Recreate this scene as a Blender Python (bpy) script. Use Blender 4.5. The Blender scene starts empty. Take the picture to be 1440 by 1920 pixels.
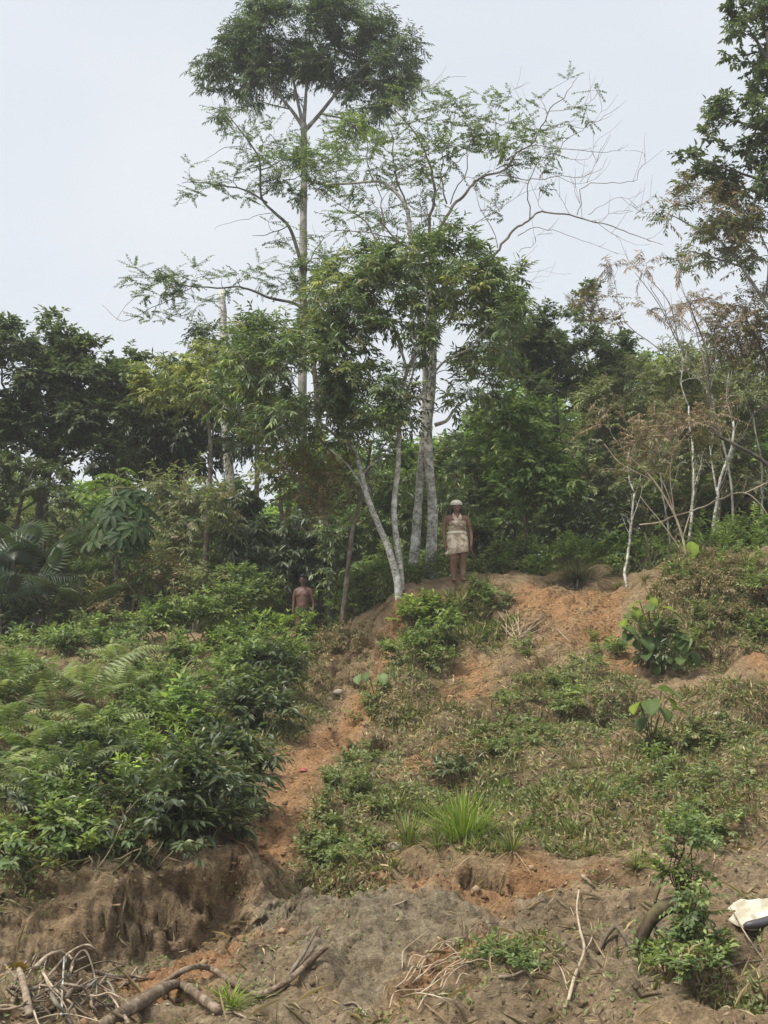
import bpy, math, random
import numpy as np
from mathutils import Vector, Matrix
from mathutils.bvhtree import BVHTree

rng = np.random.default_rng(7)
random.seed(7)
scene = bpy.context.scene
col = scene.collection
F = 2600.0                      # focal length in photo pixels (photo 1440 x 1920)
HORIZON = 1450.0                # photo row of the horizon
PITCH = math.atan((HORIZON - 960.0) / F)
CAMZ = 1.75

# ------------------------------------------------------------------ camera
cam = bpy.data.cameras.new('camera')
cam_o = bpy.data.objects.new('camera', cam)
col.objects.link(cam_o)
cam.sensor_fit = 'VERTICAL'
cam.sensor_height = 24.0
cam.sensor_width = 18.0
cam.lens = F / 1920.0 * 24.0
cam.clip_start = 0.1
cam.clip_end = 2000.0
cam_o.location = (0, 0, CAMZ)
cam_o.rotation_euler = (math.pi / 2 + PITCH, 0, 0)
scene.camera = cam_o

# ------------------------------------------------------------------ sky, sun, exposure
SUN_EL, SUN_AZ = math.radians(58), math.radians(-128)      # azimuth from +Y towards +X
w = bpy.data.worlds.new("World")
scene.world = w
w.use_nodes = True
nt = w.node_tree
nt.nodes.clear()
N = nt.nodes.new
out = N('ShaderNodeOutputWorld')
bg = N('ShaderNodeBackground')
bg.inputs['Strength'].default_value = 0.05
sky = N('ShaderNodeTexSky')
sky.sky_type = 'NISHITA'
sky.sun_disc = False
sky.sun_elevation = SUN_EL
sky.sun_rotation = SUN_AZ
sky.dust_density = 3.0
sky.air_density = 1.0
tc = N('ShaderNodeTexCoord')
mp = N('ShaderNodeMapping')
mp.inputs['Scale'].default_value = (1.0, 1.0, 2.2)
ns = N('ShaderNodeTexNoise')
ns.inputs['Scale'].default_value = 1.6
ns.inputs['Detail'].default_value = 5.0
ns.inputs['Roughness'].default_value = 0.5
ns.inputs['Distortion'].default_value = 0.3
rmp = N('ShaderNodeValToRGB')
rmp.color_ramp.elements[0].position = 0.3
rmp.color_ramp.elements[0].color = (3.95, 4.3, 4.75, 1)
rmp.color_ramp.elements[1].position = 0.72
rmp.color_ramp.elements[1].color = (4.85, 5.02, 5.25, 1)
mix = N('ShaderNodeMix')
mix.data_type = 'RGBA'
mix.inputs[0].default_value = 0.93
nt.links.new(tc.outputs['Generated'], mp.inputs['Vector'])
nt.links.new(mp.outputs['Vector'], ns.inputs['Vector'])
nt.links.new(ns.outputs['Fac'], rmp.inputs['Fac'])
nt.links.new(sky.outputs['Color'], mix.inputs[6])
nt.links.new(rmp.outputs['Color'], mix.inputs[7])
nt.links.new(mix.outputs[2], bg.inputs['Color'])
nt.links.new(bg.outputs['Background'], out.inputs['Surface'])

sun = bpy.data.lights.new('sun', 'SUN')
sun.energy = 1.5
sun.angle = math.radians(20)
sun.color = (1.0, 0.94, 0.83)
sun_o = bpy.data.objects.new('sun', sun)
col.objects.link(sun_o)
sd = Vector((math.sin(SUN_AZ) * math.cos(SUN_EL), math.cos(SUN_AZ) * math.cos(SUN_EL), math.sin(SUN_EL)))
sun_o.rotation_euler = sd.to_track_quat('Z', 'Y').to_euler()
sun_o.location = sd * 80

vs = scene.view_settings
vs.view_transform = 'Standard'
vs.look = 'None'
vs.exposure = 1.85
vs.gamma = 1.0
vs.use_curve_mapping = False
scene.cycles.max_bounces = 8
scene.cycles.diffuse_bounces = 5
scene.cycles.glossy_bounces = 2
scene.cycles.transmission_bounces = 5
scene.cycles.use_denoising = True
scene.cycles.sample_clamp_indirect = 4.0
scene.cycles.volume_bounces = 1

# ------------------------------------------------------------------ maths helpers
CPIT, SPIT = math.cos(PITCH), math.sin(PITCH)

def ray(px, py):
    """unit-forward direction of a photo pixel, scaled so that world Y is 1"""
    px = np.asarray(px, float); py = np.asarray(py, float)
    u = (px - 720.0) / F; v = (960.0 - py) / F
    y = CPIT - v * SPIT
    return np.stack([u / y, np.ones_like(y), (SPIT + v * CPIT) / y], -1)

def at(px, py, d):
    """world point seen at photo pixel (px, py), d metres ahead of the camera"""
    p = ray(px, py) * np.asarray(d, float)[..., None]
    p[..., 2] += CAMZ
    return p

def unit(v):
    return v / (np.linalg.norm(v, axis=-1, keepdims=True) + 1e-9)

def _hash(i, j, k, s):
    h = (i * 374761393 + j * 668265263 + k * 2147483647 + s * 1274126177) & 0xFFFFFFFF
    h = ((h ^ (h >> 13)) * 1274126177) & 0xFFFFFFFF
    h = ((h ^ (h >> 16)) * 2246822519) & 0xFFFFFFFF
    return ((h ^ (h >> 15)) & 0xFFFF) / 32767.5 - 1.0

def vnoise(p, s=0):
    p = np.asarray(p, float)
    i = np.floor(p).astype(np.int64); f = p - i
    f = f * f * f * (f * (f * 6 - 15) + 10)
    r = 0.0
    for a in (0, 1):
        for b in (0, 1):
            for c in (0, 1):
                wgt = (f[..., 0] if a else 1 - f[..., 0]) * (f[..., 1] if b else 1 - f[..., 1]) * (f[..., 2] if c else 1 - f[..., 2])
                r = r + wgt * _hash(i[..., 0] + a, i[..., 1] + b, i[..., 2] + c, s)
    return r

def fbm(p, octaves=4, s=0, gain=0.5):
    r, a = 0.0, 1.0
    p = np.asarray(p, float)
    for o in range(octaves):
        r = r + a * vnoise(p * 2.03 ** o + 11.3 * o, s + o)
        a *= gain
    return r

def smooth01(x, a, b):
    t = np.clip((x - a) / (b - a), 0, 1)
    return t * t * (3 - 2 * t)

# ------------------------------------------------------------------ mesh / object helpers
def mesh_np(name, V, faces, mat=None, tint=None, smooth=False, mats=None):
    """faces: one int array (n, k) or a list of such arrays"""
    if not isinstance(faces, list):
        faces = [faces]
    faces = [np.asarray(f, np.int32) for f in faces if len(f)]
    V = np.asarray(V, np.float32)
    me = bpy.data.meshes.new(name)
    me.vertices.add(len(V))
    me.vertices.foreach_set('co', V.ravel())
    loops = np.concatenate([f.ravel() for f in faces])
    sizes = np.concatenate([np.full(len(f), f.shape[1], np.int32) for f in faces])
    starts = np.concatenate([[0], np.cumsum(sizes)[:-1]]).astype(np.int32)
    me.loops.add(len(loops))
    me.loops.foreach_set('vertex_index', loops)
    me.polygons.add(len(sizes))
    me.polygons.foreach_set('loop_start', starts)
    if smooth:
        me.polygons.foreach_set('use_smooth', np.ones(len(sizes), bool))
    me.update(calc_edges=True)
    if tint is not None:
        a = me.color_attributes.new('tint', 'FLOAT_COLOR', 'POINT')
        t = np.ones((len(V), 4), np.float32)
        t[:, :tint.shape[1]] = tint
        a.data.foreach_set('color', t.ravel())
    if mat:
        me.materials.append(mat)
    return me

def link(name, me, parent=None, loc=None, kind=None):
    o = bpy.data.objects.new(name, me)
    col.objects.link(o)
    if parent is not None:
        o.parent = parent
    if loc is not None:
        o.location = loc
    if kind:
        o['kind'] = kind
    return o

def tag(o, label, cat, group=None):
    o['label'] = label
    o['category'] = cat
    if group:
        o['group'] = group
    return o

def thing(name, label, cat, loc, group=None):
    o = bpy.data.objects.new(name, None)
    col.objects.link(o)
    o.empty_display_size = 0.2
    o.location = loc
    return tag(o, label, cat, group)

def part(name, V, faces, mat, parent, tint=None, smooth=False, kind=None):
    """V in world coordinates; stored relative to the parent's base"""
    V = np.asarray(V, float) - np.array(parent.location)
    return link(name, mesh_np(name, V, faces, mat, tint, smooth), parent, kind=kind)

def tubes(P, R, sides=6, cap=True):
    """batch of tubes. P (M,n,3), R (M,n) -> verts, [quads, tris]"""
    P = np.asarray(P, float); R = np.asarray(R, float)
    M, n, _ = P.shape
    T = np.gradient(P, axis=1)
    T = unit(T)
    ref = np.zeros((M, 1, 3)); ref[..., 2] = 1.0
    horiz = np.abs(T[:, :1, 2]) > 0.9
    ref = np.where(horiz[..., None], np.array([0.0, -1.0, 0.15]), ref)
    ref = np.broadcast_to(ref, T.shape)
    A = unit(np.cross(T, ref)); B = np.cross(T, A)
    ang = np.linspace(0, 2 * np.pi, sides, endpoint=False)
    ring = (A[:, :, None, :] * np.cos(ang)[None, None, :, None] + B[:, :, None, :] * np.sin(ang)[None, None, :, None])
    V = P[:, :, None, :] + ring * R[:, :, None, None]
    V = V.reshape(-1, 3)
    m = np.arange(M)[:, None, None] * n * sides
    i = np.arange(n - 1)[None, :, None] * sides
    k = np.arange(sides)[None, None, :]
    k2 = (k + 1) % sides
    q = np.stack([m + i + k, m + i + k2, m + i + sides + k2, m + i + sides + k], -1).reshape(-1, 4)
    fs = [q]
    if cap:
        b = (np.arange(M) * n * sides)[:, None]
        fs.append(b + np.arange(sides)[None, ::-1])
        fs.append(b + (n - 1) * sides + np.arange(sides)[None, :])
    return V, fs

def merge(parts):
    """list of (V, faces list[, tint]) -> one"""
    Vs, Fs, Ts, o = [], {}, [], 0
    for p in parts:
        V, fs = p[0], p[1]
        if not isinstance(fs, list):
            fs = [fs]
        for f in fs:
            f = np.asarray(f)
            if len(f):
                Fs.setdefault(f.shape[1], []).append(f + o)
        if len(p) > 2:
            Ts.append(p[2])
        Vs.append(V); o += len(V)
    return np.concatenate(Vs), [np.concatenate(v) for v in Fs.values()], (np.concatenate(Ts) if Ts else None)

def spline(pts, per=5):
    """Catmull-Rom through pts (n,k)"""
    p = np.asarray(pts, float)
    if len(p) < 2:
        return p
    e = np.vstack([2 * p[0] - p[1], p, 2 * p[-1] - p[-2]])
    res = []
    for i in range(len(p) - 1):
        a, b, c, d = e[i], e[i + 1], e[i + 2], e[i + 3]
        for t in np.linspace(0, 1, per, endpoint=False):
            res.append(0.5 * ((2 * b) + (-a + c) * t + (2 * a - 5 * b + 4 * c - d) * t * t + (-a + 3 * b - 3 * c + d) * t ** 3))
    res.append(p[-1])
    return np.array(res)

# ------------------------------------------------------------------ materials
def new_mat(name):
    m = bpy.data.materials.new(name)
    m.use_nodes = True
    nt = m.node_tree
    b = nt.nodes['Principled BSDF']
    return m, nt, b

def node(nt, t, **kw):
    n = nt.nodes.new(t)
    for k, v in kw.items():
        if k in n.inputs.keys():
            n.inputs[k].default_value = v
        else:
            setattr(n, k, v)
    return n

def ramp(nt, stops):
    r = nt.nodes.new('ShaderNodeValToRGB')
    e = r.color_ramp.elements
    while len(e) < len(stops):
        e.new(0.5)
    for el, (p, c) in zip(e, stops):
        el.position = p
        el.color = (*c, 1) if len(c) == 3 else c
    return r

def leaf_mat(name, rough=0.45, spec=0.45, trans=0.3):
    m, nt, b = new_mat(name)
    a = node(nt, 'ShaderNodeVertexColor', layer_name='tint')
    b.inputs['Roughness'].default_value = rough
    b.inputs['Specular IOR Level'].default_value = spec
    t = node(nt, 'ShaderNodeBsdfTranslucent')
    mx = node(nt, 'ShaderNodeMixShader')
    mx.inputs[0].default_value = trans
    nz = node(nt, 'ShaderNodeTexNoise', Scale=14.0, Detail=2.0)
    hs = node(nt, 'ShaderNodeHueSaturation')
    mr = node(nt, 'ShaderNodeMapRange')
    mr.inputs[3].default_value = 0.8; mr.inputs[4].default_value = 1.2
    geo = node(nt, 'ShaderNodeNewGeometry')
    nt.links.new(geo.outputs['Position'], nz.inputs['Vector'])
    nt.links.new(nz.outputs['Fac'], mr.inputs[0])
    nt.links.new(mr.outputs[0], hs.inputs['Value'])
    nt.links.new(a.outputs['Color'], hs.inputs['Color'])
    nt.links.new(hs.outputs['Color'], b.inputs['Base Color'])
    g = node(nt, 'ShaderNodeMix', data_type='RGBA', blend_type='MULTIPLY')
    g.inputs[0].default_value = 1.0
    g.inputs[7].default_value = (1.2, 1.35, 0.65, 1)
    nt.links.new(hs.outputs['Color'], g.inputs[6])
    nt.links.new(g.outputs[2], t.inputs['Color'])
    nt.links.new(b.outputs['BSDF'], mx.inputs[1])
    nt.links.new(t.outputs['BSDF'], mx.inputs[2])
    nt.links.new(mx.outputs[0], nt.nodes['Material Output'].inputs['Surface'])
    return m

M_LEAF = leaf_mat('leaf', 0.48, 0.38, 0.36)
M_GLOSSY = leaf_mat('glossy_leaf', 0.38, 0.5, 0.3)
M_BROAD = leaf_mat('broad_leaf', 0.55, 0.25, 0.35)
M_DRY = leaf_mat('dry_leaf', 0.8, 0.15, 0.2)
M_GRASS = leaf_mat('grass_blade', 0.55, 0.3, 0.3)

def bark_mat(name, c0, c1, c2, scale=6.0, stretch=0.35, patch=3.0, bump=0.6, rough=0.85):
    """c0/c1 base tones, c2 lichen or dark blotches"""
    m, nt, b = new_mat(name)
    geo = node(nt, 'ShaderNodeNewGeometry')
    mp = node(nt, 'ShaderNodeMapping')
    mp.inputs['Scale'].default_value = (1, 1, stretch)
    n1 = node(nt, 'ShaderNodeTexNoise', Scale=scale * 3, Detail=6.0, Roughness=0.65)
    n2 = node(nt, 'ShaderNodeTexNoise', Scale=patch, Detail=4.0, Roughness=0.6)
    nt.links.new(geo.outputs['Position'], mp.inputs['Vector'])
    nt.links.new(mp.outputs['Vector'], n1.inputs['Vector'])
    nt.links.new(geo.outputs['Position'], n2.inputs['Vector'])
    r1 = ramp(nt, [(0.32, c0), (0.66, c1)])
    r2 = ramp(nt, [(0.5, (0, 0, 0)), (0.62, (1, 1, 1))])
    nt.links.new(n1.outputs['Fac'], r1.inputs['Fac'])
    nt.links.new(n2.outputs['Fac'], r2.inputs['Fac'])
    mx = node(nt, 'ShaderNodeMix', data_type='RGBA')
    nt.links.new(r2.outputs['Color'], mx.inputs[0])
    nt.links.new(r1.outputs['Color'], mx.inputs[6])
    mx.inputs[7].default_value = (*c2, 1)
    nt.links.new(mx.outputs[2], b.inputs['Base Color'])
    b.inputs['Roughness'].default_value = rough
    b.inputs['Specular IOR Level'].default_value = 0.2
    bp = node(nt, 'ShaderNodeBump', Strength=bump, Distance=0.02)
    nt.links.new(n1.outputs['Fac'], bp.inputs['Height'])
    nt.links.new(bp.outputs['Normal'], b.inputs['Normal'])
    return m

M_PALE = bark_mat('pale_lichen_bark', (0.09, 0.085, 0.07), (0.6, 0.58, 0.51), (0.68, 0.67, 0.61), patch=7.0, scale=4.5, stretch=1.6)
M_GREYBARK = bark_mat('grey_bark', (0.10, 0.095, 0.08), (0.25, 0.24, 0.2), (0.32, 0.31, 0.27), patch=4.0)
M_BROWNBARK = bark_mat('brown_bark', (0.07, 0.055, 0.04), (0.2, 0.16, 0.12), (0.25, 0.23, 0.18), patch=4.0)
M_DARKBARK = bark_mat('dark_bark', (0.035, 0.03, 0.025), (0.1, 0.09, 0.075), (0.12, 0.12, 0.09))
M_STEM = bark_mat('green_stem', (0.07, 0.08, 0.035), (0.16, 0.16, 0.08), (0.18, 0.15, 0.09))
M_DRIFT = bark_mat('weathered_wood', (0.09, 0.065, 0.045), (0.33, 0.26, 0.19), (0.40, 0.33, 0.25), stretch=1.0, scale=5)
M_DRYTWIG = bark_mat('dry_twig', (0.26, 0.2, 0.14), (0.45, 0.37, 0.26), (0.5, 0.43, 0.32), scale=4)
# ------------------------------------------------------------------ terrain: control points (photo pixel, metres ahead)
CTRL = [(-200,1920,8.6),(200,1920,9.0),(720,1920,9.0),(1100,1920,8.8),(1440,1920,8.5),(1700,1920,8.3),
 (-200,1850,10.6),(100,1850,10.8),(300,1850,10.8),(500,1830,10.9),(760,1860,10.3),(1000,1850,9.9),(1200,1850,9.8),(1440,1830,9.8),
 (-200,1810,11.5),(50,1820,11.4),(250,1800,11.6),(430,1760,11.9),
 (-200,1720,11.9),(0,1690,11.9),(150,1650,12.1),(300,1620,12.5),(420,1590,13.0),
 (600,1700,12.3),(520,1620,13.4),(620,1650,13.2),(640,1800,11.3),(760,1720,11.8),(740,1610,13.9),(880,1620,13.4),(900,1760,11.2),
 (1050,1640,12.9),(1100,1740,11.3),(1250,1650,12.4),(1440,1600,13),(1440,1700,11.6),(1300,1790,10.4),
 (560,1420,18.2),(500,1500,16.2),(440,1560,14.4),(650,1480,16.5),(800,1520,15.8),(1000,1520,15.4),(1200,1520,15.1),(1440,1500,15),
 (650,1350,20),(800,1400,18.8),(1000,1400,18.3),(1200,1400,17.8),(1440,1380,17.6),
 (690,1260,22.6),(800,1270,22.2),(950,1280,21.4),(1100,1280,20.8),(1250,1260,20.6),(1440,1250,20),
 (730,1180,24.6),(850,1190,24.2),(1000,1170,24.2),(1130,1170,23.8),(1200,1170,23),
 (730,1108,25.6),(800,1092,25.9),(862,1083,26),(950,1078,26.1),(1040,1076,26.4),(1120,1084,26),(1200,1090,25),(1270,1060,23.6),(1340,1050,23.4),(1440,1058,23),
 (1260,1130,22.6),(1330,1140,22.2),(1440,1160,21.5),(1300,1220,21.2),(1440,1220,20.8),
 (1600,1060,23),(1600,1250,20),(1700,1500,15),(1700,1700,11.5),
 (680,1160,26.0),(640,1180,26),(590,1215,25),(590,1290,22.6),(650,1270,22.9),(560,1340,20.6),(540,1400,18.6),
 (300,1480,15.6),(100,1500,15),(-100,1500,15),(400,1400,18),(200,1350,18.5),(0,1350,18.5),(450,1280,21.5),(250,1270,21.5),(50,1270,21.5),
 (500,1200,26),(300,1200,25.5),(100,1210,25.5),(-100,1210,25.5)]
CW = [(-12,31,2.5),(-6,31,2.65),(-1.8,31,2.75),(1,30,3.3),(3,30,3.6),(6,29,3.7),(12,29,3.7),(-14,40,2.3),(-4,40,2.5),(4,40,2.9),(14,40,3.0),
      (-22,60,2.0),(0,60,2.2),(22,60,2.2),(-4,5.5,-1.78),(0,5.5,-1.78),(4,5.5,-1.78),(-6,2,-1.9),(0,2,-1.9),(6,2,-1.9),
      (-14,12,-1.2),(-14,20,0.8),(14,12,-1.0),(14,20,1.9),(-14,8,-1.75),(14,8,-1.7)]
_c = np.array(CTRL, float)
_k = at(_c[:, 0], _c[:, 1], _c[:, 2])
_k = np.vstack([_k, np.array(CW) + [0, 0, CAMZ]])

def _tps_u(r2):
    return np.where(r2 > 1e-12, r2 * np.log(r2 + 1e-12), 0.0)
_n = len(_k)
_K = _tps_u(((_k[:, None, :2] - _k[None, :, :2]) ** 2).sum(-1)) + 0.06 * np.eye(_n)
_P = np.hstack([np.ones((_n, 1)), _k[:, :2]])
_A = np.block([[_K, _P], [_P.T, np.zeros((3, 3))]])
_w = np.linalg.solve(_A, np.concatenate([_k[:, 2], np.zeros(3)]))

def height(x, y):
    x = np.clip(np.asarray(x, float), -16, 16); y = np.clip(np.asarray(y, float), 2, 62)
    sh = x.shape
    q = np.stack([x.ravel(), y.ravel()], -1)
    r = np.empty(len(q))
    for s in range(0, len(q), 40000):
        b = q[s:s + 40000]
        r[s:s + 40000] = _tps_u(((b[:, None] - _k[None, :, :2]) ** 2).sum(-1)) @ _w[:_n] + _w[_n] + b @ _w[_n + 1:]
    return r.reshape(sh)

def pix_ground(px, py, dmin=6.0, dmax=34.0):
    """(x, y) where the view through a photo pixel meets the smooth ground"""
    px = np.atleast_1d(np.asarray(px, float)); py = np.atleast_1d(np.asarray(py, float))
    d = np.linspace(dmin, dmax, 281)
    r = ray(px, py)
    X = r[:, None, 0] * d; Z = r[:, None, 2] * d + CAMZ
    below = Z < height(X, np.broadcast_to(d, X.shape))
    i = np.where(below.any(1), below.argmax(1), 280)
    return np.stack([r[:, 0] * d[i], d[i]], -1)

def poly_mask(poly, X, Y, soft=0.3):
    """1 inside a ground patch outlined by photo pixels, soft edge in metres"""
    p = pix_ground([a for a, b in poly], [b for a, b in poly])
    inside = np.zeros(X.shape, bool)
    dist = np.full(X.shape, 1e9)
    for i in range(len(p)):
        a, b = p[i], p[(i + 1) % len(p)]
        cond = ((a[1] > Y) != (b[1] > Y))
        xi = (b[0] - a[0]) * (Y - a[1]) / (b[1] - a[1] + 1e-12) + a[0]
        inside ^= cond & (X < xi)
        ab = b - a
        t = np.clip(((X - a[0]) * ab[0] + (Y - a[1]) * ab[1]) / (ab @ ab + 1e-9), 0, 1)
        dist = np.minimum(dist, np.hypot(X - a[0] - t * ab[0], Y - a[1] - t * ab[1]))
    sd = np.where(inside, dist, -dist)
    sd = sd + soft * 0.9 * fbm(np.stack([X * 2.2, Y * 2.2, X * 0], -1), 3, 41)
    return smooth01(sd, -soft, soft)

SOIL = dict(
 orange=[[(700,1150),(740,1120),(730,1180),(715,1250),(700,1330),(640,1400),(600,1480),(565,1560),(540,1610),(440,1612),(420,1580),(480,1520),(530,1430),(570,1390),(640,1330),(690,1270)],
         [(195,1850),(330,1790),(400,1762),(520,1752),(540,1790),(450,1830),(330,1890),(200,1890)],
         [(720,1118),(860,1098),(870,1120),(760,1150),(715,1170)],
         [(960,1100),(1150,1095),(1160,1200),(1090,1220),(930,1150)],
         [(860,1250),(930,1230),(900,1320),(850,1300)],[(760,1400),(850,1380),(830,1450),(740,1450)],
         [(700,1640),(1120,1625),(1140,1660),(900,1690),(780,1680)],
         [(790,1790),(1000,1740),(960,1800),(860,1850),(760,1890)],[(1160,1190),(1210,1200),(1180,1270),(1140,1250)],
         [(1380,1210),(1440,1205),(1440,1270),(1390,1260)]],
 grey=[[(490,1640),(560,1610),(640,1640),(600,1720),(520,1760),(440,1760)],[(620,1680),(700,1640),(790,1620),(890,1650),(870,1710),(840,1790),(760,1850),(640,1900),(560,1830),(500,1780),(560,1700)],
       [(220,1840),(370,1700),(420,1730),(370,1770),(250,1840)],[(0,1760),(140,1760),(250,1840),(0,1850)]],
 veg=[[(740,1170),(900,1120),(960,1200),(1100,1230),(1180,1280),(1250,1300),(1440,1280),(1760,1270),(1800,1560),(1440,1560),(1250,1600),(1000,1600),(760,1590),(700,1650),(560,1640),(540,1610),(590,1480),(680,1380),(720,1240)],
      [(1250,1080),(1340,1050),(1440,1060),(1800,1070),(1800,1260),(1440,1215),(1250,1240),(1180,1180)],
      [(-100,1660),(0,1640),(150,1600),(300,1575),(410,1550),(510,1430),(640,1310),(690,1230),(700,1150),(560,1200),(-100,1220)],
      [(1180,1780),(1400,1800),(1380,1860),(1200,1830)],[(860,1780),(1000,1790),(960,1840),(860,1830)]],
 bare=[[(760,1400),(860,1370),(880,1460),(740,1480)],[(1040,1105),(1150,1100),(1150,1190),(1060,1220)],[(1240,1270),(1190,1340),(1100,1420),(1130,1430),(1260,1330)],
       [(960,1110),(1150,1200),(900,1330),(840,1290)]])

def make_grid():
    u = np.concatenate([-np.geomspace(2.5, 0.36, 20)[:-1], np.arange(-0.345, 0.3451, 0.0022), np.geomspace(0.36, 2.5, 20)[1:]])
    y1 = 6.5 * np.exp(np.arange(0, math.log(29 / 6.5), 0.0026))
    y = np.concatenate([np.linspace(-30, 6.3, 24), y1, np.geomspace(29.4, 48, 40), np.geomspace(52, 160, 14)])
    yy = np.maximum(y, 6.5)
    X = u[None, :] * yy[:, None]
    Y = np.broadcast_to(y[:, None], X.shape).copy()
    return X, Y

GX, GY = make_grid()
GZ = height(GX, GY)
face_poly = [(575,1200),(640,1165),(700,1128),(735,1118),(742,1150),(725,1230),(705,1275),(640,1300),(570,1300)]
masks = {k: np.max([poly_mask(p, GX, GY, 0.22 if k != 'veg' else 0.3) for p in v], 0) for k, v in SOIL.items()}
masks['veg'] = masks['veg'] * (1 - 0.85 * masks['bare'])
_up = poly_mask([(930,1080),(1180,1080),(1190,1230),(900,1240)], GX, GY, .3)
masks['orange'] = masks['orange'] * (1 - .55 * _up * smooth01(fbm(np.stack([GX * 1.5, GY * 1.5, GX * 0], -1), 3, 111), -.3, .3))
masks['veg'] = masks['veg'] * (1 - 0.75 * poly_mask(face_poly, GX, GY, .2))
near = smooth01(GY, 34, 24)
bank = poly_mask([(-100,1840),(-100,1690),(150,1640),(300,1610),(420,1580),(540,1600),(620,1650),(600,1720),(500,1760),(400,1800),(250,1850)], GX, GY, 0.25)
edge = poly_mask([(590,1215),(700,1140),(735,1118),(740,1200),(705,1265),(640,1300),(580,1290)], GX, GY, 0.25)
P0 = np.stack([GX, GY, GZ], -1)
# relief along the surface normal
dzx = np.gradient(GZ, axis=1) / (np.gradient(GX, axis=1) + 1e-9)
dzy = np.gradient(GZ, axis=0) / (np.gradient(GY, axis=0) + 1e-9)
Nn = unit(np.stack([-dzx, -dzy, np.ones_like(GZ)], -1))
h = 0.15 * fbm(P0 * [0.9, 0.9, 0.9], 2, 3) + 0.10 * fbm(P0 * 2.3, 3, 9) - 0.10 * smooth01(fbm(P0 * 1.7, 3, 7), .2, .6) * smooth01(GY, 13.5, 15)
h = h + 0.028 * fbm(P0 * 9.0, 3, 17, 0.6)
PW = P0 + .35 * np.stack([fbm(P0 * 1.1, 2, 101), fbm(P0 * 1.1, 2, 103), fbm(P0 * 1.1, 2, 105)], -1) + P0[..., 2:3] * np.array([.45, 0, 0])
ridg = 1 - np.abs(fbm(P0 * [3.4, 0.8, 0.7], 3, 23))
h = h + bank * (0.08 * fbm(PW * [2.2, 2.2, 3.2], 3, 28) - 0.06 * smooth01(1 - 3 * np.abs(fbm(PW * [2.4, 2.4, 2.0], 3, 29)), .1, .9) + 0.03 * fbm(P0 * 8.5, 3, 37, .6) - 0.03 * smooth01(fbm(P0 * [6, 6, 5], 2, 39), .3, .6) + 0.09 * np.minimum(0, fbm(P0 * [2.2, 2.2, 5.0], 3, 31) + 0.15))
h = h + edge * (0.24 * (1 - np.abs(fbm(P0 * [2.4, 1.2, 0.8], 3, 33)) - 0.7) + 0.08 * fbm(P0 * 5, 3, 35))
def lip(pts, drop, w0=.16, w1=.5, w2=1.8):
    """a broken edge: the ground on the right-hand side of the line (in plan) falls away"""
    p = pix_ground([q[0] for q in pts], [q[1] for q in pts])
    best = np.full(GX.shape, 1e9); sgn = np.zeros(GX.shape); end = np.ones(GX.shape)
    for i in range(len(p) - 1):
        a, b = p[i], p[i + 1]; ab = b - a
        tr = ((GX - a[0]) * ab[0] + (GY - a[1]) * ab[1]) / (ab @ ab)
        t = np.clip(tr, 0, 1)
        dx, dy = GX - a[0] - t * ab[0], GY - a[1] - t * ab[1]
        dd = np.hypot(dx, dy); m_ = dd < best
        best = np.where(m_, dd, best); sgn = np.where(m_, np.sign(ab[0] * dy - ab[1] * dx), sgn)
        over = np.maximum(np.maximum(-tr if i == 0 else 0, tr - 1 if i == len(p) - 2 else 0), 0) * np.hypot(*ab)
        end = np.where(m_, 1 - smooth01(over, 0, .7), end)
    sd = -sgn * best + .10 * fbm(np.stack([GX * 2.2, GY * 2.2, GX * 0], -1), 3, 81)
    return -drop * smooth01(sd, 0, w0) * (1 - smooth01(sd, w1, w2)) * end
LIPS = (lip([(705,1285),(712,1220),(722,1165),(738,1122)][::-1], .55, .14, .5, 1.7) + lip([(738,1130),(800,1120),(880,1116),(940,1116)], .26, .10, .3, 1.2)
        + lip([(620,1650),(740,1604),(860,1618),(960,1636),(1100,1645)], .20, .10, .3, 1.3) + lip([(-80,1715),(40,1690),(150,1655),(300,1615),(420,1590),(530,1606)], .36, .34, .45, 1.1)
        + lip([(1040,1325),(1100,1335),(1160,1320)], .26, .1, .3, 1.1) + lip([(760,1290),(850,1300),(930,1330)], .2, .1, .3, 1.1) + lip([(1190,1380),(1290,1390),(1400,1350)], .2, .1, .3, 1.1) + lip([(650,1370),(720,1360),(800,1390)], .2, .1, .3, 1.0)
        + lip([(1330,1195),(1390,1200),(1460,1195)], .40, .12, .4, 1.4) + lip([(840,1270),(940,1262),(1000,1240)], .18, .1, .3, 1.0) + lip([(830,1450),(900,1470),(960,1465)], .16, .1, .3, 1.0)
        + lip([(900,1745),(1000,1715),(1150,1700)], .12, .1, .3, 1.0) + lip([(1120,1800),(1230,1822),(1340,1836),(1460,1812)], .12, .1, .3, .9))
g = masks['grey']
cr = np.abs(fbm(P0 * [1.6, 1.6, 3.5], 4, 51))
h = h + g * (0.09 * np.minimum(0.25, cr) * 4 - 0.06 + 0.07 * (.6 - np.abs(fbm(P0 * [3.2, 2.2, 5], 4, 53, 0.6))) + 0.03 * fbm(P0 * 11, 3, 57, .6))
rough_low = smooth01(GY, 13.5, 12) * (1 - g) * (1 - bank)
h = h + rough_low * (0.07 * fbm(P0 * 3.2, 4, 61, 0.6) - 0.10 * smooth01(fbm(P0 * [1.3, 2.0, 2.0], 3, 67), 0.25, 0.7))
h = h + masks['orange'] * 0.02 * fbm(P0 * 14, 3, 71, 0.7)
h = h * (0.15 + 0.85 * near) * smooth01(GY, 4.0, 7.0)
PT = P0 + Nn * h[..., None]
PT[..., 2] += LIPS
steep = np.clip(bank + 1.0 * smooth01(-LIPS, .05, .2) + .7 * edge, 0, 1)
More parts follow.
